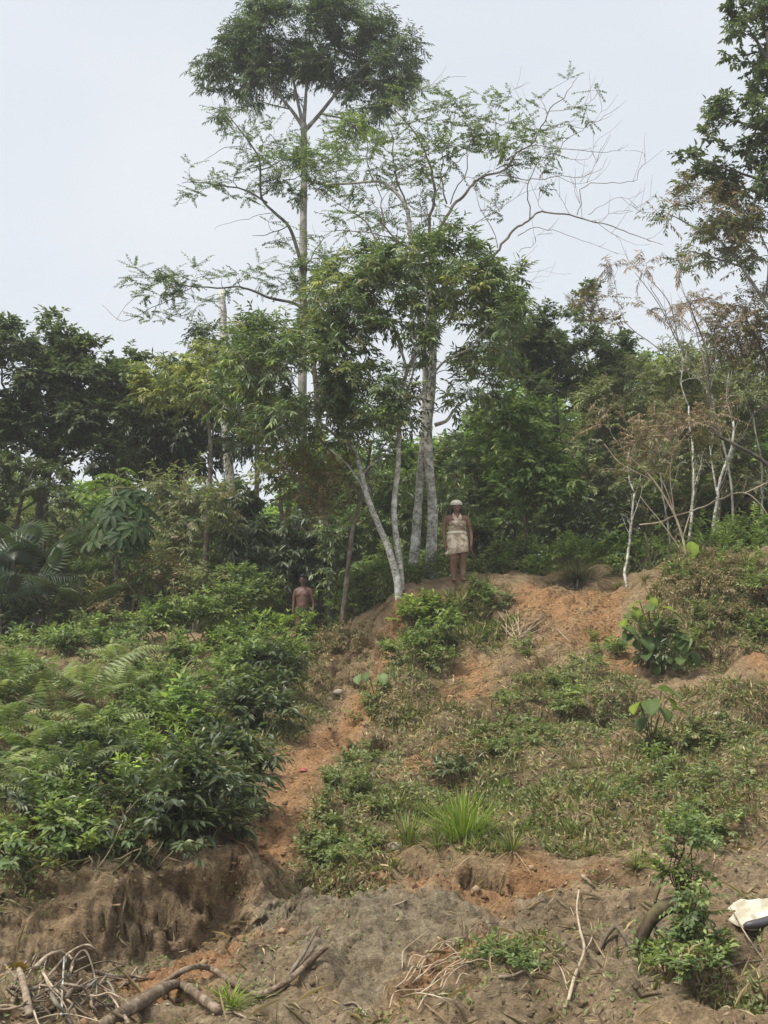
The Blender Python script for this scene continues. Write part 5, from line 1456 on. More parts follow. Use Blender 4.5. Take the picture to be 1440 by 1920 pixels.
# ------------------------------------------------------------------ ground cover (uncountable)
fq = GV[GQ]
fc = fq.mean(1)
far_ = np.linalg.norm(np.cross(fq[:, 2] - fq[:, 0], fq[:, 3] - fq[:, 1]), axis=1) * .5
fn = unit(np.cross(fq[:, 2] - fq[:, 0], fq[:, 3] - fq[:, 1]))
fm = {k: v.reshape(-1)[GQ].mean(1) for k, v in masks.items()}
inview = (np.abs(fc[:, 0] / np.maximum(fc[:, 1], 1)) < .43) & (fc[:, 1] > 7) & (fc[:, 1] < 30)
def scatter(n, wgt):
    p = far_ * wgt * inview
    k = rng.choice(len(p), n, p=p / p.sum())
    a, b = rng.random((2, n, 1))
    q = fq[k]
    return (q[:, 0] * (1 - a) + q[:, 1] * a) * (1 - b) + (q[:, 3] * (1 - a) + q[:, 2] * a) * b, fn[k]
patch = smooth01(fbm(fc * [1.1, 1.1, 1.1], 3, 91), -.05, .45)
patch2 = smooth01(fbm(fc * [.9, .9, .9], 3, 95), -.05, .45)
closer = 16.0 / np.maximum(fc[:, 1], 6.0)
def ground_leaves(n, wgt, L, W, tints, mat, name, flat=.6, lift=.05):
    P, Nn = scatter(n, wgt)
    D = unit(rand_dirs(n) + Nn * (1 - flat))
    dn = (D * Nn).sum(1, keepdims=True)
    D = D - Nn * dn * .93 if flat > .8 else D - Nn * np.minimum(0, dn) * 1.5
    sp = dict(tints=tints)
    t = np.repeat(pick_tints(sp, n, np.arange(n)), 4, 0) * (.8 if 'straw' in name else .55 if 'litter' in name else 1.1)
    V, f = leaf_verts(P + Nn * (rng.random((n, 1)) ** 2 * lift + .006), unit(D), Nn + rand_dirs(n) * .6, L * rng.uniform(.6, 1.3, n), W * rng.uniform(.7, 1.3, n))
    return link(name, mesh_np(name, V, f, mat, t), kind='stuff')
slope = (.25 + .75 * ((fc[:, 0] > -2.1 + (fc[:, 1] - 14) * .12) | (fc[:, 1] > 25))) * fm['veg'] * (1 - .95 * fm['orange']) * (1 - .8 * fm['bare'])
ground_leaves(43000, slope * (.10 + patch) * closer, .06, .028, [((.055,.08,.03),4),((.085,.11,.04),3),((.12,.125,.055),2),((.07,.07,.035),2)], M_LEAF, 'weed_leaves', .5, .09)
ground_leaves(47000, (slope * (.5 + patch2) + .45 * fm['bare'] * (fc[:, 1] > 15)) * closer, .12, .014, [((.20,.165,.10),4),((.13,.10,.06),3),((.28,.24,.16),1)], M_DRY, 'straw_litter', .85, .05)
base_w = (1 - fm['grey'] * .85) * (1 - .6 * fm['orange']) * smooth01(fc[:, 1], 30, 22)
ground_leaves(9000, base_w * closer * (1 - slope * .5), .09, .012, [((.26,.21,.14),4),((.14,.10,.07),4),((.36,.31,.23),1)], M_DRY, 'twig_litter', .95, .015)
ground_leaves(900, base_w * closer * (fc[:, 1] < 14), .26, .012, [((.16,.125,.085),4),((.10,.075,.05),4),((.24,.2,.15),1)], M_DRY, 'fallen_twigs', .97, .02)
ground_leaves(5000, base_w * closer, .045, .022, [((.22,.16,.10),3),((.14,.09,.055),3),((.32,.27,.19),1)], M_DRY, 'leaf_litter', .9, .015)
# grass blades on the slope
def grass_field(n, wgt, L, tints, name):
    P, Nn = scatter(n, wgt)
    D = unit(np.array([0, 0, 1.0]) + rand_dirs(n) * 1.0 + Nn * .4)
    t = np.repeat(pick_tints(dict(tints=tints), n, np.arange(n)), 4, 0)
    V, f = leaf_verts(P - Nn * .01, D, np.cross(D, rand_dirs(n)), L * rng.uniform(.5, 1.4, n), np.full(n, .007), .2, .45)
    return link(name, mesh_np(name, V, f, M_GRASS, t), kind='stuff')
grass_field(24000, slope * (.08 + patch2) * closer, .11, [((.08,.11,.03),4),((.12,.14,.045),2.5),((.17,.145,.08),3.5),((.13,.10,.06),2)], 'grass')
grass_field(4000, ((fc[:, 0] > .6) * fm['veg'] * smooth01(fc[:, 1], 23, 25) * smooth01(fc[:, 1], 29, 27)), .2, [((.085,.12,.03),4),((.12,.15,.04),3),((.2,.18,.09),1.4)], 'crest_grass')
moss = smooth01(fbm(fc * 1.6, 3, 99), .1, .5) * smooth01(fc[:, 1], 14, 12.5) * (1 - fm['orange']) * (1 - fm['grey'] * .85)
ground_leaves(6000, moss, .04, .022, [((.07,.10,.035),4),((.10,.13,.045),2)], M_LEAF, 'moss_tufts', .6, .02)

strip = poly_mask([(690,1600),(720,1530),(880,1500),(1100,1500),(1240,1560),(1220,1630),(1050,1600),(860,1600)], GX, GY, .35).reshape(-1)[GQ].mean(1)
grass_field(5000, strip * (.05 + patch), .12, [((.085,.12,.03),4),((.13,.16,.045),3),((.19,.17,.09),2.6),((.14,.115,.07),1.5)], 'grass')
# clods and gravel
def clods(n, wgt, smin, smax, tints, name, mat):
    P, Nn = scatter(n, wgt)
    t0 = (1 + 5 ** .5) / 2
    ico = np.array([[-1,t0,0],[1,t0,0],[-1,-t0,0],[1,-t0,0],[0,-1,t0],[0,1,t0],[0,-1,-t0],[0,1,-t0],[t0,0,-1],[t0,0,1],[-t0,0,-1],[-t0,0,1]]) / 1.9
    fi = np.array([[0,11,5],[0,5,1],[0,1,7],[0,7,10],[0,10,11],[1,5,9],[5,11,4],[11,10,2],[10,7,6],[7,1,8],[3,9,4],[3,4,2],[3,2,6],[3,6,8],[3,8,9],[4,9,5],[2,4,11],[6,2,10],[8,6,7],[9,8,1]])
    s = smin * (smax / smin) ** (rng.random(n) ** 2.2)
    S = s[:, None, None] * rng.uniform(.55, 1.25, (n, 1, 3)) * [1, 1, .75]
    V = ico[None] * S * rng.uniform(.6, 1.3, (n, 12, 1)) + P[:, None] - Nn[:, None] * (s * .12)[:, None, None]
    f = (np.arange(n)[:, None, None] * 12 + fi[None]).reshape(-1, 3)
    t = np.repeat(pick_tints(dict(tints=tints), n, np.arange(n)) * .62, 12, 0)
    return link(name, mesh_np(name, V.reshape(-1, 3), f, mat, t), kind='stuff')
M_CLOD = leaf_mat('clod', .95, .1, 0.0)
clods(7000, fm['orange'] * closer ** 1.5 + .01, .006, .045, [((.13,.075,.042),4),((.16,.10,.06),3),((.2,.14,.085),1),((.10,.058,.034),3)], 'orange_clods', M_CLOD)
clods(7000, base_w * (1 - slope) * closer ** 2 * smooth01(fc[:, 1], 16, 13), .005, .035, [((.085,.062,.042),4),((.11,.082,.056),3),((.055,.04,.028),2),((.17,.14,.105),.3)], 'soil_clods', M_CLOD)
clods(350, (slope * .5 + .3) * closer, .010, .028, [((.2,.18,.145),3),((.16,.135,.10),2)], 'pale_pebbles', M_CLOD)

# ------------------------------------------------------------------ driftwood, roots, litter on the shore
def on_ground(pts, lift):
    res = []
    for p in pts:
        q, n_ = hit(p[0], p[1])
        res.append(q + np.array([0, 0, lift + (p[2] if len(p) > 2 else 0)]))
    return np.array(res)

M_LOG = bark_mat('driftwood_log', (0.045, 0.033, 0.023), (0.21, 0.155, 0.105), (0.28, 0.22, 0.16), stretch=1.0, scale=14, patch=9, bump=.45)
def stick(name, label, cat, pts, r0, r1, mat, group=None, lift=None, per=5, branches=(), lump=.15):
    P = spline(on_ground(pts, r0 * .7 if lift is None else lift), per)
    R = np.linspace(r0, r1, len(P)) * (1 + lump * fbm(P * (3.0 if r0 > .02 else 8.0), 2, 3))
    if not branches:
        V, f = tubes(P[None], R[None], 12 if r0 > .02 else 6)
        o = P[0]
        return tag(link(name, mesh_np(name, V - o, f, mat, smooth=True), loc=tuple(o)), label, cat, group)
    root = thing(name, label, cat, tuple(P[0]), group)
    V, f = tubes(P[None], R[None], 9 if r0 > .03 else 6)
    part('stem', V, f, mat, root, smooth=True)
    for b, a0, a1 in branches:
        B = spline(on_ground(b, a0 * .7 if lift is None else lift), per)
        B[0] = P[np.argmin(np.linalg.norm(P - B[0], axis=1))]
        V, f = tubes(B[None], np.linspace(a0, a1, len(B))[None], 6)
        part('side_branch', V, f, mat, root, smooth=True)
    return root

stick('log', 'thick curved driftwood log at the bottom edge', 'log', [(195,1930),(265,1898,.03),(318,1876,.07),(345,1874,.06),(375,1888,.03),(410,1905,.0)], .044, .030, M_LOG, lump=.16, per=7)
stick('log', 'long bent driftwood branch sweeping up to the right over the clay', 'log', [(235,1892),(300,1862,.03),(350,1838,.06),(392,1836,.06),(440,1858,.03),(480,1870),(530,1856,.02),(575,1826,.05),(612,1806,.10)], .027, .022, M_LOG, lump=.16, per=7)
stick('branch', 'short dark stick leaning above the bent driftwood branch', 'branch', [(534,1846),(552,1822,.02),(572,1800,.05),(596,1772,.12)], .016, .011, M_BROWNBARK)
stick('branch', 'knobbly dark driftwood piece between the orange clods and the thick log', 'branch', [(292,1868),(310,1856,.03),(330,1848,.02)], .022, .012, M_BROWNBARK)
stick('branched_stick', 'pale forked stick standing up the slope left of the stump', 'branch', [(1066,1878),(1078,1842,.03),(1096,1800,.06),(1088,1760,.06),(1082,1720,.06),(1086,1690,.08)], .013, .008, M_DRYTWIG, branches=[([(1068,1872),(1056,1835,.03),(1040,1815,.05)],.008,.004),([(1092,1790),(1110,1770,.04),(1108,1740,.05)],.006,.003),([(1086,1740),(1070,1710,.03)],.006,.003)])
def pile_label(nm, pts, r, cx, cy, of):
    ln_ = math.hypot(pts[-1][0] - pts[0][0], pts[-1][1] - pts[0][1])
    nm = ('short ' if ln_ < 62 else 'long ' if ln_ > 95 else '') + nm
    dx, dy = pts[-1][0] - pts[0][0], pts[0][1] - pts[-1][1]
    if abs(dy) > 1.6 * abs(dx):
        lean = 'standing steeply'
    elif abs(dy) < .22 * abs(dx):
        lean = 'lying level'
    else:
        up_right = (dx > 0) == (dy > 0)
        lean = 'rising ' + ('rightward' if up_right else 'leftward')
    nm = nm.replace('grey-brown', 'greyish').replace('hair-thin', 'wispy')
    mx, my = (pts[0][0] + pts[-1][0]) / 2 - cx, (pts[0][1] + pts[-1][1]) / 2 - cy
    k = 28 if 'drift' in of else 14
    side = 'left end' if mx < -2.2 * k else 'left part' if mx < -.7 * k else 'middle' if mx < .7 * k else 'right part' if mx < 2.2 * k else 'right end'
    lvl = 'upper ' if my < -10 else 'lower ' if my > 10 else ''
    return nm + ' ' + lean + ' in the ' + lvl + side + ' ' + of
ORI = 'exposed roots at the foot of the clay'
rr = np.random.default_rng(5)
for i in range(22):
    x0, y0 = 790 + rr.normal() * 38, 1850 + rr.normal() * 22
    a = rr.uniform(-1.1, .2); L = rr.uniform(40, 110)
    pts = [(x0 + L * t * math.cos(a) + rr.normal() * 5, y0 + L * t * math.sin(a) * .8 + rr.normal() * 5, .03 + .05 * math.sin(t * 3)) for t in (0, .33, .66, 1)]
    stick('root', pile_label('thin tan root', pts, .006, 790, 1850, 'of the root tangle'), 'root', pts, .006, .003, M_DRYTWIG, ORI, per=4)
for i, (lab, pts, r) in enumerate([('curled bare root looping out of the orange slump', [(835,1770),(850,1792,.04),(868,1812,.03)], .008),('long thin stem arching down the dark clay', [(860,1775),(895,1745,.04),(930,1735,.03),(958,1690,.06)], .005),
   ('pale stick lying on the reddish ledge', [(735,1700),(760,1690),(790,1672,.02)], .008),('two-pronged pale twig on bare soil right of the ledge', [(1092,1645),(1105,1660,.02),(1116,1668)], .016),('dark twig beside the two-pronged one', [(1125,1660),(1150,1648,.03)], .010),
   ('pale crooked twig near the bottom centre', [(645,1885),(665,1888,.02),(680,1898),(690,1910)], .010),('thin white twig at the lower edge', [(620,1905),(660,1895,.01),(720,1902)], .007),('small contorted root lump at the lower centre', [(935,1835),(960,1842,.03),(985,1832,.03),(1000,1842)], .014),
   ('dark dead root left of the stump', [(1120,1790),(1140,1768,.05),(1158,1762,.08),(1180,1785,.04),(1200,1800)], .020),('dark root snaking along the soil below the white cloth', [(1330,1838),(1365,1820,.02),(1400,1812,.02),(1450,1800)], .012),
   ('bare twig with fork pointing at the white cloth', [(1440,1812),(1415,1790,.05),(1390,1762,.1),(1370,1740,.16)], .009),('short slanted stick on brown soil above the bottom edge', [(400,1905),(440,1902),(470,1915)], .010),('thin branch hanging from the bush over the clay bank', [(230,1590,.25),(200,1630,.12),(165,1655,.03)], .006),
   ('thin bent branch at the left end of the clay bank', [(0,1640,.2),(40,1660,.12),(100,1668,.1)], .006)]):
    stick('root' if 'root' in lab else 'stick', lab, 'root' if 'root' in lab else 'stick', pts, r, r * .5, M_DRIFT if 'dark' not in lab else M_BROWNBARK, 'loose sticks and roots on the lower bank', per=4)
# driftwood pile
DP = 'driftwood pile at the bottom left'
for i in range(64):
    x0, y0 = rr.uniform(-40, 190), rr.uniform(1852, 1925)
    a = rr.choice([rr.uniform(-.5, .3), rr.uniform(-1.4, -.4), rr.uniform(.3, 1.2)]); L = rr.uniform(50, 150)
    hgt = rr.uniform(.0, .14)
    pts = [(x0 + L * t * math.cos(a) + rr.normal() * 6, min(1960, y0 + L * t * math.sin(a) * .7 + rr.normal() * 4), hgt + .05 * math.sin(t * 3 + i)) for t in (0, .35, .7, 1)]
    r = rr.choice([.006, .008, .011, .018], p=[.4, .3, .2, .1])
    ci = rr.choice(3, p=[.5, .32, .18])
    nm = ('hair-thin ' if r < .007 else '' if r < .009 else 'stout ' if r < .015 else 'thick ') + ('grey-brown', 'dark brown', 'bleached tan')[ci] + ' stick'
    stick('driftwood_stick', pile_label(nm, pts, r, 85, 1890, 'of the driftwood pile'), 'stick', pts, r, r * .55, [M_DRIFT, M_BROWNBARK, M_DRYTWIG][ci], DP, per=4)
for lab, pts, r, m in [('white upright stick in the driftwood pile', [(114,1925,.06),(116,1885,.12),(118,1850,.18)], .009, M_PALE),('broad split driftwood plank-like piece at the left of the pile', [(55,1930,.06),(42,1890,.12),(32,1862,.14)], .026, M_DRIFT),
    ('arched pale branch on top of the driftwood pile', [(75,1868,.06),(110,1845,.12),(130,1832,.16),(165,1826,.18),(190,1838,.12)], .011, M_DRIFT),('second arched branch running down to the orange clods', [(125,1865,.1),(140,1838,.14),(160,1833,.16),(178,1870,.1),(180,1905,.05)], .010, M_BROWNBARK),
    ('dark hooked twig at the right end of the driftwood pile', [(178,1868,.05),(200,1872,.10),(215,1895,.08),(218,1915,.0)], .008, M_BROWNBARK)]:
    stick('driftwood_stick', lab, 'stick', pts, r, r * .6, m, DP, per=5)
# dry twigs fanned on the upper slope
for i in range(20):
    a = rr.uniform(-2.75, -.25); L = rr.uniform(35, 80)
    x0, y0 = 968 + rr.normal() * 12, 1198 + rr.normal() * 5
    pts = [(x0 + L * t * math.cos(a), y0 + L * t * math.sin(a) * .6, .02 + .10 * t) for t in (0, .5, 1)]
    stick('dry_twig', pile_label('bleached dry twig', pts, .009, 968, 1180, 'of the twig fan'), 'twig', pts, .009, .004, M_DRYTWIG, 'fan of bleached twigs on the upper slope', per=4)
stick('dry_twig', 'single bleached twig lying right of the twig fan', 'twig', [(1043,1182,.03),(1058,1196,.02),(1070,1208,.02)], .008, .004, M_DRYTWIG, 'fan of bleached twigs on the upper slope')
stick('dry_twig', 'thin arching twig at mid slope right of the dark tangled creeper', 'twig', [(940,1445,.02),(955,1420,.08),(975,1398,.1)], .005, .003, M_DRYTWIG)

weed_mat('thin green weeds on the soil below the sprouting stump', [(1290,1815,40,14,'smallround'),(1340,1800,36,14,'herb'),(1240,1810,24,10,'herb')], None, dens=.6, height=.05)
weed_mat('mossy weeds around the small contorted root lump', [(920,1800,44,14,'smallround'),(980,1815,34,10,'smallround')], None, dens=.35, height=.03)
# sprouting stump
M_STUMP = bark_mat('rotting_bark', (0.025, 0.019, 0.013), (0.12, 0.088, 0.055), (0.13, 0.115, 0.06), stretch=.6, scale=7, bump=1.0)
st_p, _ = hit(1240, 1795)
T = Plant('stump', 'dead crooked stump with small-leaved sprouts growing over it', 'stump', M_STUMP)
ds = st_p[1]
T.origin = st_p
def rel(pts):
    a = np.array([(p[0], p[1], ds - (p[2] if len(p) > 2 else 0)) for p in pts], float)
    return [tuple(x) for x in a]
T.limb(rel([(1193,1806),(1197,1780),(1208,1745),(1225,1718),(1248,1700),(1275,1695)]), .050, .062, per=6)
T.limb(rel([(1197,1790),(1182,1800),(1160,1802,-.03)]), .024, .010)
T.limb(rel([(1236,1708),(1228,1690),(1236,1665),(1244,1645)]), .020, .010)
T.limb(rel([(1232,1702),(1218,1697),(1207,1690)]), .016, .010)
T.limb(rel([(1318,1835,-.05),(1305,1795),(1292,1750),(1285,1700),(1290,1665),(1284,1650)]), .05, .045)
T.limb(rel([(1300,1700),(1318,1730),(1335,1775)]), .02, .01)
T.limb(rel([(1196,1800),(1225,1808),(1250,1812,.02)]), .022, .012)
T.limb(rel([(1312,1830,.05),(1302,1805,.08),(1292,1785,.1)]), .018, .010)
for k in range(7):
    x = 1262 + k * 6 + rr.normal() * 4
    T.limb(rel([(1280,1690),(x - 4, 1640),(x + rr.normal() * 10, 1590),(x + rr.normal() * 22, 1540 + rr.random() * 40)]), .006, .003)
for b in [(1275,1575,45,30),(1290,1620,34,26),(1265,1640,22,22),(1310,1560,30,22)]:
    T.blob(*b, ds - .05, 'smallround', dens=.5, rd=.15)
for b in [(1295,1685,28,34),(1310,1745,34,42),(1285,1775,28,34),(1315,1785,34,26),(1262,1812,26,18),(1345,1800,22,14),(1300,1650,18,22)]:
    T.blob(*b, ds - .16, 'smallround', dens=1.15, rd=.16)
for b in [(1270,1830,30,12)]:
    T.blob(*b, ds - .3, 'smallround', dens=.7, rd=.1)
T.twr = .002
T.build(leafname='foliage', br=(.003, .004), minr=.0018)

# pale stones
for i, (px, py, s, lab) in enumerate([(634,1300,.085,'pale stone wedged at the foot of the brown face'),(618,1312,.05,'small pale stone left of the wedged one'),(1125,1330,.05,'pale stone in the hollow at mid slope'),(1325,1515,.05,'white stone in the weedy mat'),
     (1360,1165,.05,'white stone on the right mound'),(1345,1340,.05,'pale chip right of the tall-leaved seedling'),(1205,1440,.05,'pale stone on the gravel strip'),(740,1590,.07,'pale rock on the rim of the grey clay')]):
    p, nrm = hit(px, py)
    ang = np.linspace(0, 2 * np.pi, 10, endpoint=False); lat = np.linspace(-np.pi / 2, np.pi / 2, 7)[1:-1]
    V = np.array([[math.cos(l) * math.cos(a), math.cos(l) * math.sin(a), math.sin(l)] for l in lat for a in ang] + [[0, 0, -1], [0, 0, 1]])
    V *= (1 + .25 * fbm(V * 1.4 + i * 5, 3, i))[:, None] * np.array([1, .8, .65]) * s
    q = [[r_ * 10 + k, r_ * 10 + (k + 1) % 10, (r_ + 1) * 10 + (k + 1) % 10, (r_ + 1) * 10 + k] for r_ in range(4) for k in range(10)]
    t3 = [[50, (k + 1) % 10, k] for k in range(10)] + [[51, 40 + k, 40 + (k + 1) % 10] for k in range(10)]
    o = link('stone', mesh_np('stone', V, [np.array(q), np.array(t3)], M_CLOD, np.tile([.42, .37, .29], (52, 1))), loc=tuple(p + [0, 0, s * .2]))
    tag(o, lab, 'stone', 'pale stones on the slope')

# white cloth and dark object at the right edge
def cloth_mat(name, c0, c1, scale, rough=.85):
    m, nt, b = new_mat(name)
    geo = node(nt, 'ShaderNodeTexCoord')
    n = node(nt, 'ShaderNodeTexNoise', Scale=scale, Detail=5.0)
    nt.links.new(geo.outputs['Object'], n.inputs['Vector'])
    r = ramp(nt, [(.42, c0), (.6, c1)])
    nt.links.new(n.outputs['Fac'], r.inputs['Fac'])
    nt.links.new(r.outputs['Color'], b.inputs['Base Color'])
    b.inputs['Roughness'].default_value = rough
    b.inputs['Specular IOR Level'].default_value = .2
    return m
p, _ = hit(1415, 1718)
gx, gy = np.meshgrid(np.linspace(-1, 1, 26), np.linspace(-1, 1, 18))
rr2 = 1 + .10 * fbm(np.stack([np.arctan2(gy, gx) * 1.3, gx * 0, gy * 0], -1), 3, 8)
mx_ = np.maximum(np.abs(gx), np.abs(gy)); rad = np.hypot(gx, gy) + 1e-6
X = p[0] + .04 + gx * mx_ / rad * .27 * rr2; Y = p[1] + gy * mx_ / rad * .20 * rr2
Zg = np.array([[gz(a, b_) for a, b_ in zip(ra, rb)] for ra, rb in zip(X, Y)])
_A = np.stack([X.ravel(), Y.ravel(), np.ones(X.size)], -1); _s = np.linalg.lstsq(_A, Zg.ravel(), rcond=None)[0]
Zp = (_A @ _s).reshape(X.shape)
Z = Zp * .8 + Zg * .2 + .035 + (1 - mx_ ** 3) * (.012 + .05 * np.abs(fbm(np.stack([gx * 1.5, gy * 2.6, gx * 0], -1), 2, 4)))
V = np.stack([X, Y, Z], -1).reshape(-1, 3)
ii = np.arange(18 * 26).reshape(18, 26)
q = np.stack([ii[:-1, :-1], ii[:-1, 1:], ii[1:, 1:], ii[1:, :-1]], -1).reshape(-1, 4)
o = link('cloth_sack', mesh_np('cloth_sack', V - p, q, cloth_mat('white_cloth', (.40, .36, .27), (.62, .59, .48), 9), smooth=True), loc=tuple(p))
tag(o, 'crumpled cream white sack lying on the bare soil at the right edge', 'sack')
sm = o.modifiers.new('thick', 'SOLIDIFY'); sm.thickness = .008
p, _ = hit(1412, 1742)
pts = np.array([[-.10, 0, 0.0], [-.06, -.005, .012], [0, 0, .022], [.05, .01, .04], [.10, .02, .055], [.16, .02, .045]])
V, f = tubes(spline(pts, 4)[None], np.interp(np.linspace(0, 1, 21), [0, .12, .4, .8, 1], [.012, .026, .034, .030, .02])[None], 10)
V = V * [1.5, 1.4, 1.2] + [.05, -.10, .03]
m_dk, ntd, bd = new_mat('dark_rubber'); bd.inputs['Base Color'].default_value = (.055, .05, .06, 1); bd.inputs['Roughness'].default_value = .45
o = link('sandal', mesh_np('sandal', V, f, m_dk, smooth=True), loc=tuple(p + [0, 0, .0]))
o.name = 'dark_wrapper'; tag(o, 'small dark grey slipper-shaped object in front of the cream sack', 'object')
# red and yellow litter
m_red, n_, b_ = new_mat('red_plastic'); b_.inputs['Base Color'].default_value = (.34, .085, .06, 1); b_.inputs['Roughness'].default_value = .5
p, nn = hit(568, 1446)
V = np.array([[-.07, 0, .0], [-.02, -.05, .01], [.05, -.03, .0], [.07, .02, .03], [.01, .05, .05], [-.05, .04, .04], [0, 0, .035]]) * .8
o = link('red_scrap', mesh_np('red_scrap', V, np.array([[0, 1, 6], [1, 2, 6], [2, 3, 6], [3, 4, 6], [4, 5, 6], [5, 0, 6]]), m_red), loc=tuple(p)); sm = o.modifiers.new('thick', 'SOLIDIFY'); sm.thickness = .006
tag(o, 'small faded red plastic scrap on the orange chute', 'litter')
m_yel, n_, b_ = new_mat('yellow_leaf'); b_.inputs['Base Color'].default_value = (.55, .42, .05, 1); b_.inputs['Roughness'].default_value = .5
p, nn = hit(50, 1852)
o = link('yellow_leaf', big_leaf('yellow_leaf', .12, .10, (.5, .4, .05)), loc=tuple(p + [0, -.05, .12])); o.rotation_euler = (.3, .5, 2.0); o.data.materials[0] = m_yel
tag(o, 'yellow fallen leaf caught on top of the driftwood pile', 'leaf')
# ------------------------------------------------------------------ people
def skin_mat(name, c):
    m, nt, b = new_mat(name)
    tcn = node(nt, 'ShaderNodeTexCoord')
    n = node(nt, 'ShaderNodeTexNoise', Scale=9.0, Detail=3.0)
    nt.links.new(tcn.outputs['Object'], n.inputs['Vector'])
    r = ramp(nt, [(.35, tuple(x * .85 for x in c)), (.65, tuple(x * 1.1 for x in c))])
    nt.links.new(n.outputs['Fac'], r.inputs['Fac'])
    nt.links.new(r.outputs['Color'], b.inputs['Base Color'])
    b.inputs['Roughness'].default_value = .48
    b.inputs['Specular IOR Level'].default_value = .4
    b.inputs['Subsurface Weight'].default_value = .08
    b.inputs['Subsurface Radius'].default_value = (.02, .008, .004)
    return m

def loft(secs, n=20):
    """secs: (centre xyz, rx, ry) horizontal ellipse-like rings"""
    a = np.linspace(0, 2 * np.pi, n, endpoint=False)
    V = []
    for (c, rx, ry, *sq) in secs:
        e = sq[0] if sq else 1.0
        ca, sa = np.cos(a), np.sin(a)
        x = np.sign(ca) * np.abs(ca) ** e * rx; y = np.sign(sa) * np.abs(sa) ** e * ry
        V.append(np.stack([c[0] + x, c[1] + y, np.full(n, c[2])], -1))
    m = len(secs)
    V = np.concatenate(V)
    q = [[r * n + k, r * n + (k + 1) % n, (r + 1) * n + (k + 1) % n, (r + 1) * n + k] for r in range(m - 1) for k in range(n)]
    return V, [np.array(q), np.arange(n)[None, ::-1], ((m - 1) * n + np.arange(n))[None]]

def ball(c, r, n=12):
    secs = [((c[0], c[1], c[2] + r[2] * math.sin(t)), r[0] * math.cos(t), r[1] * math.cos(t)) for t in np.linspace(-1.45, 1.45, 9)]
    return loft(secs, n)

def limb_tube(pts, rad, per=4, sides=12):
    P = spline(pts, per); R = np.interp(np.linspace(0, 1, len(P)), np.linspace(0, 1, len(rad)), rad)
    return tubes(P[None], R[None], sides)

